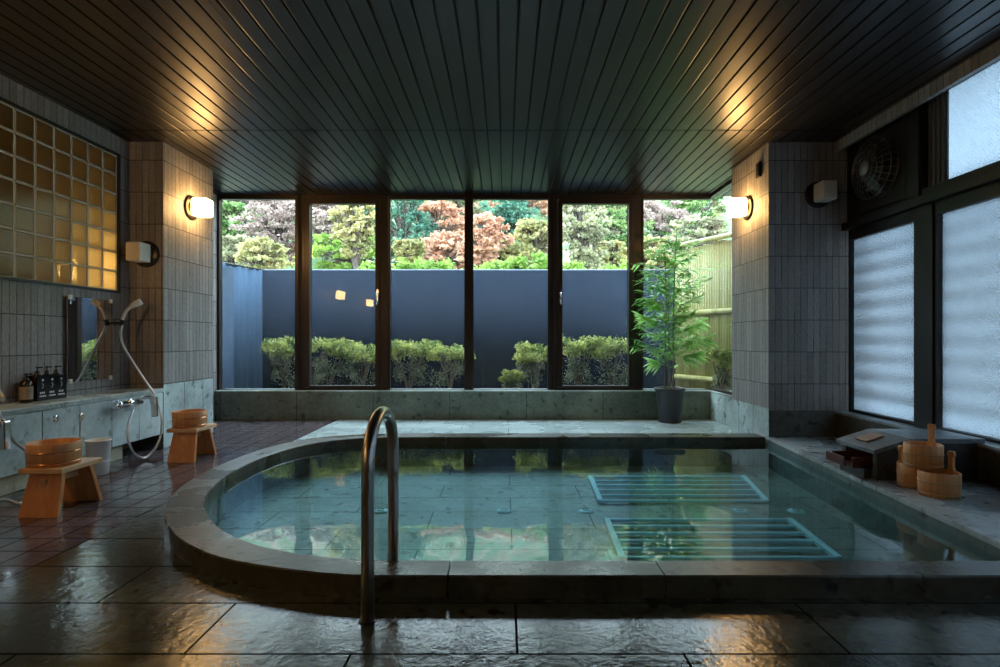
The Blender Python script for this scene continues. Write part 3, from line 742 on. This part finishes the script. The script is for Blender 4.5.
hose_px = [(122,325,-3.04),(120.5,334,-3.03),(124,347,-2.99),(134,364,-2.92),(146,382,-2.83),(154,394,-2.74),(159,406,-2.68),(161.5,422,-2.65),(160,438,-2.65),(154,450,-2.66),(144,458,-2.67),(134,453,-2.69),(128.5,440,-2.72),(128.5,424,-2.75),(133,410,-2.77)]
hp = [PX(*q) for q in hose_px]
def hose(label, dy, pts):
    m = MB(); m.tube(cat([(x,y+dy,z) for x,y,z in pts], 10), .0085, 10)
    return tag(m.build('shower_hose', M_hose), label, 'hose')
hose('grey hose looping down from the hand shower beside the mirror', 0, hp)
hp2 = [(x,y-1.24,z) for x,y,z in hp[3:5]]+[PX(*q) for q in [(-6,400,-2.72),(5,426,-2.68),(14,441,-2.74),(28,453,-2.78),(41,470,-2.79),(40,486,-2.76),(22,503,-2.62),(2,500,-2.70)]]+[(-2.75,2.74,.05),(-2.78,2.78,.25),(-2.77,2.84,.41)]
hose('grey hose of the shower at the left edge, its loop on the floor', 0, hp2)
def handshower(label, dy):
    t = thing('hand_shower', label, 'shower head', (XL, 4.41+dy, 1.03))
    m = MB(); m.tube([(0,0,0),(.06,-.005,0)], .010, 10); m.lathe([(.0001,.008),(.025,.006),(.027,0)], axis='x', n=18); m.tube([(.07,-.01,-.02),(.09,-.01,.025)], .018, 12)
    m.build('wall_holder', M_plate, t)
    p0 = Vector(hp[0])-Vector((XL,4.41,1.03))
    m = MB(); m.tube(cat([tuple(p0), tuple(p0+Vector((.005,.0,.05))), tuple(p0+Vector((.03,.005,.11))), tuple(p0+Vector((.07,.02,.155)))],6), .0115, 12); m.build('grip', M_white, t)
    m = MB(); m.tube([tuple(p0+Vector((.06,.015,.145))), tuple(p0+Vector((.085,.025,.165))), tuple(p0+Vector((.125,.04,.19)))], [.016,.024,.026], 18); m.build('spray_head', M_white, t)
    return t
handshower('white hand shower hung beside the mirror', 0)

# ------------------------------------------------------------------ stools, buckets, pail
def stool(loc):
    t = thing('bath_stool', 'near wooden bath stool with splayed panel legs by the wash counter', 'stool', loc, group='wooden bath stools')
    m = MB(); m.box(-.11,.11,-.145,.145,.216,.242); m.build('seat', M_hinokiX, t, bevel=.004)
    for s in (-1, 1):
        y0, y1 = s*.148, s*.092; d = .013
        def rowv(y, z, w): return [(-w,y-d,z),(w,y-d,z),(w,y+d,z),(-w,y+d,z)]
        m = MB(); m.hexa(rowv(y0,0,.10)+rowv(y1,.216,.083)); m.build('leg', M_hinoki, t, bevel=.003)
        m = MB(); yy = s*(.148-.056*(.165/.216)+.0)
        m.box(-.014,.014, yy+s*.004, yy+s*.022, .155,.183); m.build('tenon', M_hinokiX, t)
    m = MB(); m.box(-.014,.014,-.10,.10,.155,.183); m.build('stretcher', M_hinokiX, t, bevel=.002)
    return t
S = stool((-2.352, 2.945, 0))
c = copy_tree(S); c.location = (-2.368, 4.20, 0); c['label'] = 'far wooden bath stool with splayed panel legs, near the left pillar'
def bucket(loc, r=.118, h=.118, label='', name='wash_basin_bucket', handle=None, taper=.97, group=None):
    t = thing(name, label, 'bucket', loc, group=group)
    th = .011
    m = MB(); m.lathe([(r*taper,0),(r,h-.003),(r-.003,h),(r-th+.002,h),(r-th,h-.003),(r*taper-th,.016),(.0001,.016)], n=64, smooth=True)
    m.lathe([(.0001,.002),(r*taper,.0)], n=64)
    # fine stave grooves are in the material; wall
    w = m.build('staves', M_bucket, t)
    for z, nm in ((h*.60,'hoop'),(h*.14,'hoop')):
        rr = r*taper+(r-r*taper)*z/h
        m = MB(); m.lathe([(rr-.001,z-.0035),(rr+.0022,z-.003),(rr+.0022,z+.003),(rr-.001,z+.0035)], n=64); m.build(nm, M_copper if not handle else wood('bamboo_hoop',(.45,.27,.12),(.55,.35,.16)), t)
    if handle:
        ang, hh = handle; c, s = math.cos(ang), math.sin(ang); rr = r-.008
        m = MB(); w0, w1, w2 = .017, .012, .019
        prof = [(0.02,w0),(h,w0),(h+.02,w1),(h+hh-.035,w1),(h+hh-.02,w2),(h+hh-.004,w2*.9),(h+hh,w2*.6)]
        vs = []
        for z, wd in prof:
            for (a_, b_) in ((-wd,-.009),(wd,-.009),(wd,.009),(-wd,.009)):
                vs.append(((rr+b_)*c-a_*s, (rr+b_)*s+a_*c, z))
        fs = [(i*4+k, i*4+(k+1)%4, (i+1)*4+(k+1)%4, (i+1)*4+k) for i in range(len(prof)-1) for k in range(4)]+[(3,2,1,0), tuple(len(vs)-4+k for k in range(4))]
        m.add(vs, fs); m.build('handle', M_bucket, t, bevel=.003)
    return t
bucket((-2.38, 2.925, .242), label='round wooden wash bucket on the near stool')
bucket((-2.385, 4.19, .242), label='round wooden wash bucket on the far stool, by the left pillar')
bucket((2.262, 3.055, .09), .085, .125, 'wooden hand pail at the back left, partly under the upper pail', 'hand_pail', (1.9, .085), .97, 'hand pails on the ledge')
bucket((2.25, 2.872, .09), .092, .125, 'wooden hand pail in front, nearest the pool, handle at its right', 'hand_pail', (.25, .10), .97, 'hand pails on the ledge')
bucket((2.238, 2.965, .216), .088, .125, 'upper wooden hand pail stacked on the other two, handle upright', 'hand_pail', (.45, .10), .97, 'hand pails on the ledge')
t = thing('waste_pail', 'milky white plastic pail on the floor behind the near stool', 'pail', (-2.715, 3.70, 0))
m = MB(); m.lathe([(.0001,.0),(.054,0),(.058,.004),(.072,.222),(.076,.224),(.076,.230),(.070,.230),(.054,.01),(.0001,.008)], n=40); m.build('shell', M_pail, t)
m = MB(); m.lathe([(.064,.085),(.0662,.09),(.064,.095)], n=40); m.build('ridge', M_pail, t)

# ------------------------------------------------------------------ handrail
t = thing('handrail', 'bent stainless steel handrail rising over the pool rim', 'handrail', (-.430, 1.93, 0), -.04)
rad = .168; zc = .475
pts = [(0,-rad,0.0),(0,-rad,.2),(0,-rad,zc-.02)]+[(0,-rad*math.cos(PI*i/20), zc+rad*math.sin(PI*i/20)) for i in range(21)]+[(0,rad,zc-.02),(0,rad,.2),(0,rad,-.163)]
m = MB(); m.tube(pts, .0207, 24); m.build('bent_tube', M_steel, t)
m = MB(); m.lathe([(.0001,.004),(.026,.004),(.029,0)], (0,-rad,0), n=28); m.build('floor_flange', M_fan, t)

# ------------------------------------------------------------------ pool fittings
def grille(label, y0, y1, xl0, xl1, xr0, xr1, n):
    t = thing('bubble_grille', label, 'grille', ((xl0+xr0)/2, (y0+y1)/2, ZP), group='pale blue pipe grilles on the pool floor')
    cx, cy_ = (xl0+xr0)/2, (y0+y1)/2; z = .016
    for k in range(n):
        f = k/(n-1); y = y0+(y1-y0)*f
        m = MB(); m.bar((xl0+(xl1-xl0)*f-cx, y-cy_, z),(xr0+(xr1-xr0)*f-cx, y-cy_, z), .024, .016); m.build('cross_bar', M_grille, t, bevel=.003)
    for a0, a1 in ((xl0,xl1),(xr0,xr1)):
        m = MB(); m.bar((a0-cx,y0-cy_-.01,z),(a1-cx,y1-cy_+.01,z),.034,.024); m.build('side_rail', M_grille, t, bevel=.004)
def PF(px, py, z=ZP+.016):
    Y = (CZ-z)*F/(py-340); return ((px-505)*Y/F, Y)
f1, f2, f3, f4 = PF(600,501), PF(590.5,477), PF(766,501), PF(744,477)
grille('farther pale blue pipe grille under the water', f1[1], f2[1], f1[0], f2[0], f3[0], f4[0], 6)
f1, f2, f3, f4 = PF(622,558), PF(607,520), PF(838,558), PF(790,520)
grille('nearer pale blue pipe grille under the water', f1[1], f2[1], f1[0], f2[0], f3[0], f4[0], 6)
J = None
for px, l in ((381,'leftmost'),(504,'second from left'),(586,'third from left, just left of the grilles'),(740,'fourth from left, between the grilles'),(796,'rightmost, dim')):
    x_, y_ = PF(px, 510.5, ZP+.006)
    if J is None:
        J = thing('floor_jet', '', 'jet', (x_,y_,ZP), group='round jets on the pool floor')
        m = MB(); m.lathe([(.0001,.012),(.034,.011),(.046,.006),(.05,0)], n=28); m.build('jet_cover', M_grille, J)
        m = MB(); m.lathe([(.018,.0115),(.019,.0145),(.020,.0145),(.021,.0113)], n=20); m.build('nozzle_ring', M_poolwall, J); c = J
    else: c = copy_tree(J); c.location = (x_,y_,ZP)
    c['label'] = 'round pale blue jet on the pool floor, '+l

# ------------------------------------------------------------------ spring spout box
t = thing('spout_box', 'dark stone spring water box with bent lid on the right ledge', 'stone box', (0,0,.09))
m = MB()
m.hexa([(2.13,3.175,0),(2.32,3.175,0),(2.32,3.50,0),(2.13,3.50,0),(2.13,3.175,.03),(2.32,3.175,.03),(2.32,3.50,.03),(2.13,3.50,.03)])
m.hexa([(2.13,3.175,.03),(2.32,3.175,.03),(2.32,3.21,.03),(2.13,3.21,.03),(2.13,3.175,.152),(2.32,3.175,.216),(2.32,3.21,.216),(2.13,3.21,.152)])
m.hexa([(2.13,3.465,.03),(2.32,3.465,.03),(2.32,3.50,.03),(2.13,3.50,.03),(2.13,3.465,.152),(2.32,3.465,.216),(2.32,3.50,.216),(2.13,3.50,.152)])
m.box(2.32,2.715,3.175,3.50,0,.212); m.build('box_body', M_boxstone, t, bevel=.003)
m = MB(); m.hexa([(2.105,3.155,.152),(2.31,3.155,.218),(2.31,3.52,.218),(2.105,3.52,.152),(2.100,3.155,.176),(2.305,3.155,.242),(2.305,3.52,.242),(2.100,3.52,.176)])
m.hexa([(2.312,3.155,.214),(2.735,3.155,.214),(2.735,3.52,.214),(2.312,3.52,.214),(2.312,3.155,.242),(2.735,3.155,.242),(2.735,3.52,.242),(2.312,3.52,.242)])
m.build('lid', M_boxtop, t, bevel=.003)
m = MB(); m.box(2.03,2.28,3.235,3.44,.055,.067).box(2.03,2.28,3.235,3.247,.067,.12).box(2.03,2.28,3.428,3.44,.067,.12).box(1.985,1.997,3.247,3.428,.067,.12); m.build('wooden_chute', M_redwood, t, bevel=.002)
m = MB(); m.box(2.085,2.13,3.22,3.45,0,.054); m.build('chute_support', M_boxstone, t, bevel=.003)
pad = MB(); sl = math.atan2(.066,.205)
pad.box(-.055,.055,-.055,.055,0,.012)
pd = pad.build('wooden_coaster', M_mat, None, (2.205,3.35,.09+.2105), bevel=.004); pd.rotation_euler = (0,-sl,0)
tag(pd, 'small pale wooden square lying on the sloping lid of the stone box', 'coaster')

# ------------------------------------------------------------------ potted plant
PL = (1.79, 6.02, 0)
t = thing('potted_plant', 'tall leafy bamboo-like plant in a dark grey pot by the windows', 'plant', PL)
m = MB(); m.lathe([(.0001,0),(.108,0),(.115,.006),(.150,.345),(.163,.35),(.165,.375),(.158,.378),(.150,.372),(.145,.34),(.0001,.335)], n=48); m.build('pot', M_pot, t)
m = MB(); m.lathe([(.0001,.352),(.08,.354),(.146,.345)], n=40); m.build('soil', M_soil, t)
def leaflet(mb, p, d, up, L, w):
    d = d.normalized(); s = d.cross(up)
    if s.length < 1e-3: s = d.orthogonal()
    s.normalize(); u = s.cross(d).normalized()
    n = 5; vs = []; fs = []
    for i in range(n+1):
        f = i/n; wd = w*math.sin(PI*min(.98,f**.75*.98+.02))*(.5 if False else 1)
        c = p+d*(L*f)-Vector((0,0,1))*(L*.28*f*f)
        vs += [c+s*wd-u*wd*.25*0, c+u*wd*.35, c-s*wd]
    for i in range(n):
        a = i*3; fs += [(a,a+1,a+4,a+3),(a+1,a+2,a+5,a+4)]
    mb.add(vs, fs, True)
canes = [((-.045,.02),(-.06,.0),1.55),((.035,-.02),(.07,-.02),1.74),((.01,.05),(.0,.05),1.25)]
lv = MB(); rr = random.Random(11)
for (bx,by),(tx,ty),ht in canes:
    cp = cat([(bx,by,.34),(bx*.9,by,.34+ht*.3),(tx*.6,ty,.34+ht*.65),(tx,ty,.34+ht)],6)
    m = MB(); m.tube(cp, [.010-.006*i/len(cp) for i in range(len(cp))], 8)
    for q in range(2, len(cp)-1, 2): m.lathe([(.0085,-.004),(.0115,0),(.0085,.004)], tuple(cp[q]), n=8)
    m.build('cane', M_cane, t)
    nf = int(ht*30)
    for k in range(nf):
        f = .24+.76*(k/nf); base = cp[min(len(cp)-1, int(f*(len(cp)-1)))]
        az = k*2.4+rr.uniform(-.4,.4); L = rr.uniform(.22,.40)*(1.15-.5*max(0,f-.6))
        el = rr.uniform(.35,.9)
        d = Vector((math.cos(az)*math.cos(el), math.sin(az)*math.cos(el)*.6, math.sin(el)))
        mid = base+d*L*.55; end = base+d*L*.9+Vector((d.x,d.y,0))*L*.3-Vector((0,0,.03))
        pts = cat([tuple(base),tuple(mid),tuple(end)],4)
        lv.tube(pts, .0018, 4, False)
        for q in range(11):
            pp = pts[min(len(pts)-1, 2+q*6//11)]; ax = (pts[-1]-pts[-3]).normalized()
            sd = ax.cross(Vector((0,0,1))).normalized()
            ang = (q-5)/5*1.5
            dd = ax*math.cos(ang)+sd*math.sin(ang)+Vector((0,0,rr.uniform(-.25,.5)))
            leaflet(lv, pp, dd, Vector((0,0,1)), rr.uniform(.11,.185), rr.uniform(.010,.016))
# the long reaching fronds seen left and right
for bx, bz, dx, dy, dz, L in ((-.05,1.02,-1,-.2,.45,.30),(-.04,1.20,-1,.1,.55,.20),(.05,.80,1,-.2,.30,.36),(.05,.95,1,.1,.42,.34),(.06,.68,1,-.3,.2,.24),(-.05,.62,-.7,-.4,.15,.18)):
    base = Vector((bx,0,bz)); d = Vector((dx,dy,dz)).normalized(); pts = cat([tuple(base),tuple(base+d*L*.6),tuple(base+d*L)],4); lv.tube(pts,.0022,4,False)
    for q in range(22):
        pp = pts[min(len(pts)-1, 2+q*7//22)]; sd = Vector((0,0,1)) if q%2 else Vector((0,0,-1)); 
        dd = d*1.0+sd*rr.uniform(.1,.9)+Vector((0,rr.uniform(-.5,.5),0)); leaflet(lv, pp, dd, Vector((0,1,.3)), rr.uniform(.11,.17), rr.uniform(.009,.014))
lv.build('foliage', M_leaf, t, recalc=False)

# ------------------------------------------------------------------ garden
def strip_xz(m): pass
m = MB(); m.box(-8, 8, YB+.26, 9.2, -.1, .16); 
struct(m.build('ground_outside', M_outdoor), 'bare earth strip outside the windows', 'ground')
M_cloth = plain('slate_blue_screen_cloth', (.011,.018,.031), .85, spec=.12, var=.12, scale=2.5, bump=.2)
t = thing('privacy_screen', 'tall slate blue cloth screen running behind the shrubs', 'fence', (0, 8.3, .16))
m = MB(); n = 110; zt = 1.94-.16
vs = []; fs = []
for i in range(n+1):
    x = -3.80+i*(2.75+3.80+.3)/n; y = .006*math.sin(x*9)+.01*math.sin(x*2.3)
    vs += [(x,y,0),(x,y,zt),(x,y+.02,zt),(x,y+.02,0)]
for i in range(n):
    a_ = i*4
    for k in range(4): fs.append((a_+k, a_+(k+1)%4, a_+4+(k+1)%4, a_+4+k))
m.add(vs, fs, True); m.build('cloth', M_cloth, t)
m = MB(); m.tube([(-3.62,.03,zt),(3.05,.03,zt)], .016, 8); m.build('top_rail', plain('rail_grey', (.12,.14,.18), .5), t)
for x in (-3.5,-2.05,-.6,.85,2.3):
    m = MB(); m.tube([(x,.05,0),(x,.05,zt)], .02, 8); m.build('post', M_plate, t)
M_cloth2 = plain('pale_blue_screen_cloth', (.045,.080,.130), .8, spec=.15, var=.10, scale=2, bump=.2)
t = thing('side_screen', 'paler blue cloth screen with hanging folds at the left end of the garden', 'fence', (-3.62, 8.27, .16))
m = MB(); n = 90; vs = []; fs = []
for i in range(n+1):
    f = i/n; y = -f*2.1; x = -f*.55+.022*math.sin(f*38)*(.3+f)+.012*math.sin(f*90)
    vs += [(x,y,0),(x+.01*math.sin(f*20),y,zt*.6),(x,y,zt-.02*math.sin(f*9)**2),(x-.02,y,zt-.02*math.sin(f*9)**2),(x-.02,y,0)]
for i in range(n):
    a_ = i*5
    for k in range(5): fs.append((a_+k, a_+(k+1)%5, a_+5+(k+1)%5, a_+5+k))
m.add(vs, fs, True); m.build('cloth', M_cloth2, t)
M_block2 = stone('blue_block_wall', (.04,.072,.125), (.6,.8), (.39,.19,.5), 'YZ', (5.0,.16), bump=.3, spots=.2, var=.15, jcol=(.08,.11,.16), mortar=.005)
m = MB(); m.box(.0,.12,-2.25,-1.12,0,zt-.12); m.build('block_pier', M_block2, t)
m = MB(); m.tube([(0,0,zt),(-.55,-2.1,zt)], .014, 8); m.build('top_rail', M_plate, t)

# bamboo fence
t = thing('bamboo_fence', 'pale yellow-green bamboo pole fence outside the right-hand window', 'fence', (2.33, 7.55, .16))
d = Vector((.42,-.86,0)).normalized(); L = 2.6; nb = 64
a = N('bamboo'); p = bsdf(a, (.5,.5,.2), .4); tc = a.n('TexCoord'); no = a.n('TexNoise', Scale=14.0, Detail=1.0); mp = a.n('Mapping'); mp.inputs['Scale'].default_value = (1,1,.05)
a.l(tc.outputs['Object'], mp.inputs[0]); a.l(mp.outputs[0], no.inputs['Vector']); cr = a.n('ValToRGB'); a.l(no.outputs[0], cr.inputs[0])
cr.color_ramp.elements[0].position=.35; cr.color_ramp.elements[1].position=.65
cr.color_ramp.elements[0].color = (.30,.28,.09,1); cr.color_ramp.elements[1].color = (.46,.42,.18,1); a.l(cr.outputs[0], p.inputs['Base Color']); M_bamboo = a.m
m = MB(); rb = random.Random(5)
for i in range(nb):
    q = d*(L*(i+.5)/nb); r = .0205+rb.uniform(-.002,.001); zt_ = 1.96+rb.uniform(-.02,.01)
    m.tube([(q.x,q.y,0),(q.x,q.y,zt_)], r, 10)
    z0 = rb.uniform(.1,.3)
    while z0 < zt_-.05:
        m.tube([(q.x,q.y,z0-.003),(q.x,q.y,z0+.003)], r+.002, 10, False); z0 += rb.uniform(.26,.32)
m.build('poles', M_bamboo, t)
for z in (.24, 1.09, 2.0):
    m = MB(); nn = Vector((-d.y,d.x,0)); q0 = -nn*.04 if nn.x > 0 else nn*.04
    q0 = Vector((-.035,-.018,0)); q1 = q0+d*L; m.tube([(q0.x,q0.y,z),(q1.x,q1.y,z)], .034, 12)
    for j in range(9):
        q = q0+d*(.15+j*.3); m.tube([(q.x-d.x*.006,q.y-d.y*.006,z),(q.x+d.x*.006,q.y+d.y*.006,z)], .037, 12, False)
    m.build('rail', M_bamboo, t)

# shrubs
def leaves(mb, centre, rad, n, size, rnd, flat=.6):
    for _ in range(n):
        while True:
            p = Vector((rnd.uniform(-1,1),rnd.uniform(-1,1),rnd.uniform(-1,1)))
            if p.length <= 1: break
        p = p*(.55+.45*rnd.random())
        c = Vector(centre)+Vector((p.x*rad[0],p.y*rad[1],p.z*rad[2]))
        u = Vector((rnd.gauss(0,1),rnd.gauss(0,1),rnd.gauss(0,flat))).normalized(); v = u.orthogonal().normalized()
        q = Quaternion(u, rnd.uniform(0,6.28)); v = q @ v; s = size*rnd.uniform(.6,1.25); w = s*.42
        mb.add([c, c+u*s*.5+v*w, c+u*s, c+u*s*.5-v*w], [(0,1,2,3)])
M_sh = leafmat('azalea_leaf', (.12,.18,.04), (.50,.52,.14), .35, .5, 7)
M_sh2 = leafmat('azalea_leaf_green', (.06,.09,.05), (.26,.26,.15), .35, .5, 7)
M_twig = plain('twig_brown', (.16,.11,.08), .8)
def shrub(px, Y, wpx, top, lab, rnd, low=False):
    x = (px-505)*Y/F; w = wpx*Y/F/2; zt_ = CZ-(top-340)*Y/F; h = zt_-.16
    t = thing('azalea_shrub', lab, 'shrub', (x,Y,.16), group='azalea shrubs in front of the blue screen')
    m = MB()
    for k in range(7):
        az = rnd.uniform(0,6.28); r = rnd.uniform(.3,.85)*w
        m.tube(cat([(0,0,0),(math.cos(az)*r*.3,math.sin(az)*r*.2,h*.35),(math.cos(az)*r,math.sin(az)*r*.5,h*.8)],4), .008, 5, False)
    m.build('stems', M_twig, t)
    m = MB()
    for k in range(15):
        az = rnd.uniform(0,6.28); r = math.sqrt(rnd.random())*w*.95
        leaves(m, (math.cos(az)*r, math.sin(az)*r*.6, h*(.86+rnd.uniform(-.06,.06)*2)), (w*.42,w*.35,h*.13), 150, .030, rnd)
    m.build('upper_foliage', M_sh, t, recalc=False)
    m = MB()
    for k in range(14):
        az = rnd.uniform(0,6.28); r = math.sqrt(rnd.random())*w*.75
        leaves(m, (math.cos(az)*r, math.sin(az)*r*.6, h*(rnd.uniform(.25,.72))), (w*.38,w*.3,h*.16), 75, .026, rnd)
    m.build('lower_foliage', M_sh2, t, recalc=False)
rs = random.Random(21)
for px,Y,w,top,l in ((284,7.15,36,339,'azalea shrub seen in the leftmost window'),(328,7.2,48,341,'azalea shrub at the left side of the left door'),
    (362,7.25,42,344,'azalea shrub at the right side of the left door'),(409,7.2,48,343,'azalea shrub at the left of the third pane'),
    (450,7.2,50,343,'azalea shrub at the right of the third pane'),(533,7.2,36,345,'sparse azalea shrub in the fourth pane'),
    (578,7.2,40,338,'azalea shrub at the left side of the right door'),(612,7.2,42,339,'azalea shrub at the right side of the right door'),
    (512,7.0,22,372,'very low azalea tuft in the fourth pane'),(722,6.55,24,352,'small azalea shrub at the foot of the bamboo fence')):
    shrub(px,Y,w,top,l,rs)

# hillside
m = MB(); nx, ny_ = 60, 50; vs = []; fs = []; rh = random.Random(3)
for j in range(ny_+1):
    for i in range(nx+1):
        f = j/ny_; y = 8.6+f*34; x = -34+68*i/nx; z = .16+max(0,(y-8.6))*.36+ max(0,y-24)*.35+.35*math.sin(x*.7+y*.3)+.25*math.sin(x*1.9-y*.8)+rh.uniform(-.1,.1)
        if j == 0: z = .1
        vs.append((x,y,z))
for j in range(ny_):
    for i in range(nx): a_ = j*(nx+1)+i; fs.append((a_,a_+1,a_+nx+2,a_+nx+1))
m.add(vs, fs, True)
a = N('hillside_undergrowth'); p = bsdf(a, (.2,.25,.1), .9); g = a.n('NewGeometry'); n1 = a.n('TexNoise', Scale=.9, Detail=8.0, Roughness=.75); a.l(g.outputs['Position'], n1.inputs['Vector'])
cr = a.n('ValToRGB'); a.l(n1.outputs[0], cr.inputs[0]); e = cr.color_ramp.elements; e[0].position=.32; e[0].color=(.03,.08,.045,1); e[1].position=.68; e[1].color=(.42,.38,.18,1)
k = e.new(.48); k.color=(.12,.22,.09,1); k = e.new(.58); k.color=(.38,.26,.20,1); a.l(cr.outputs[0], p.inputs['Base Color'])
struct(m.build('hillside', a.m, recalc=False), 'wooded hillside rising behind the garden screen', 'hill')

def hill_z(x, y): return .16+max(0,(y-8.6))*.36+max(0,y-24)*.35
LM = {'pink': leafmat('leaf_pink', (.34,.24,.21), (.60,.48,.42), .4), 'orange': leafmat('leaf_orange', (.52,.25,.15), (.78,.52,.36), .4),
      'teal': leafmat('leaf_teal', (.035,.13,.09), (.16,.34,.22), .3), 'yellow': leafmat('leaf_yellow', (.26,.27,.10), (.60,.52,.24), .4),
      'green': leafmat('leaf_green', (.10,.22,.06), (.34,.46,.16), .35), 'olive': leafmat('leaf_olive', (.22,.22,.12), (.52,.50,.30), .35),
      'lime': leafmat('leaf_lime', (.18,.32,.05), (.46,.60,.13), .45)}
M_bark = plain('bark', (.10,.075,.06), .9)
def tree(px, Y, cy_px, rpx, hpx, col, lab, seed, n=110, name='autumn_tree', dens=62, lsz=.10):
    rpx *= 1.15; hpx *= 1.5; rnd = random.Random(seed); x = (px-505)*Y/F; zc_ = CZ-(cy_px-340)*Y/F; r = rpx*Y/F; rz = hpx*Y/F; zb = min(hill_z(x,Y), zc_-rz*.7)-.3
    t = thing(name, lab, 'tree', (x,Y,zb)); h = zc_-zb
    m = MB(); m.tube(cat([(0,0,0),(.05,0,h*.4),(-.04,0,h*.8),(0,0,h+rz*.4)],5), [.09*(1-.8*i/15) for i in range(16)], 7, False)
    cl = []
    for k in range(n):
        az = rnd.uniform(0,6.28); q = math.sqrt(rnd.random())*rnd.uniform(.7,1.2); zz = rnd.uniform(-1.3,1); rr_ = math.sqrt(max(.25,1-zz*zz*.8))
        c_ = (math.cos(az)*q*r*rr_, math.sin(az)*q*r*.7*rr_, h+zz*rz); cl.append(c_)
        m.tube([(0,0,h*.55+rnd.random()*h*.3),(c_[0]*.5,c_[1]*.5,(h*.75+c_[2])/2+.1*r),c_], [.03,.02,.008], 5, False)
    m.build('trunk', M_bark, t)
    m = MB()
    for c_ in cl: leaves(m, c_, (r*rnd.uniform(.12,.30),r*.22,rz*rnd.uniform(.07,.18)), dens, lsz*Y/16, rnd, .35)
    m.build('crown', LM[col], t, recalc=False)
TR = [
 (236,15,262,34,16,'olive','tan-olive tree low in the leftmost pane'),(262,13,258,24,12,'yellow','yellow bush-like tree at the right of the leftmost pane'),
 (232,19,228,34,14,'green','green tree at the left of the leftmost pane'),(276,17,224,34,18,'pink','pale pink autumn tree across the leftmost pane top'),
 (240,24,203,44,13,'pink','dusty pink tree topping the leftmost pane'),
 (325,16,222,26,12,'pink','pale pink tree in the left door pane'),(356,11.5,224,22,16,'yellow','small pale yellow tree with visible trunk in the left door'),
 (342,22,205,40,16,'teal','dark green evergreen at the top of the left door'),(350,15,252,40,12,'lime','yellow-green bush low in the left door'),
 (325,18,248,24,18,'green','green tree behind the pink tree in the left door'),(372,19,242,24,24,'teal','blue-green evergreen at the right of the left door'),
 (404,15,232,26,34,'teal','blue-green evergreen at the left of the third pane'),(408,12.5,250,14,6,'yellow','pale yellow small tree low in the third pane'),
 (446,14,256,30,14,'orange','orange maple low in the third pane'),(438,17,226,30,15,'orange','salmon maple in the middle of the third pane'),
 (450,22,205,36,14,'olive','brownish tree topping the third pane'),(486,13.5,236,20,14,'orange','bright orange maple at the left of the fourth pane'),
 (514,20,226,36,18,'teal','blue-green tree in the middle of the fourth pane'),(536,15,242,24,14,'yellow','golden tree at the right of the fourth pane'),
 (520,25,204,46,13,'orange','orange-red tree across the top of the fourth pane'),(495,14.5,256,28,10,'yellow','yellow shrub-like tree low in the fourth pane'),
 (582,12.5,226,26,22,'olive','grey-olive tree with fine twigs in the right door'),(616,16,232,28,26,'green','soft yellow-green tree at the right of the right door'),
 (600,27,204,50,16,'yellow','pale yellow tree topping the right door'),(612,14,258,20,10,'yellow','ochre bush low in the right door'),
 (662,17,232,30,20,'pink','pinkish grey tree in the rightmost pane'),(697,20,212,34,24,'green','green tree at the right of the rightmost pane'),
 (655,31,205,44,14,'olive','olive tree topping the rightmost pane'),(655,14,258,24,14,'yellow','yellow tree just above the screen in the rightmost pane'),
 (700,14,238,26,14,'olive','tan tree behind the bamboo fence top')]
for i,(px,Y,cyp,rp,hp_,co,l) in enumerate(TR):
    tree(px,Y,cyp,rp,hp_,co,l,100+i, name='evergreen_tree' if co == 'teal' else 'autumn_tree')
rnd = random.Random(77)
t = thing('clipped_hedge', 'bright lime green hedge just behind the blue screen', 'hedge', (0, 9.0, .16))
m = MB()
for k in range(150):
    x = rnd.uniform(-2.3, 2.2); z = 1.78+rnd.uniform(-.25,.22)+.05*math.sin(x*4)
    if x < -1.9: z -= .05
    leaves(m, (x, rnd.uniform(-.25,.25), z), (.16,.16,.12), 90, .07, rnd, .5)
m.build('foliage', LM['lime'], t, recalc=False)
m = MB()
for k in range(30):
    x = -2.3+k*.155; m.tube([(x,0,0),(x+rnd.uniform(-.1,.1),0,1.7)], .012, 5, False)
m.build('stems', M_twig, t)
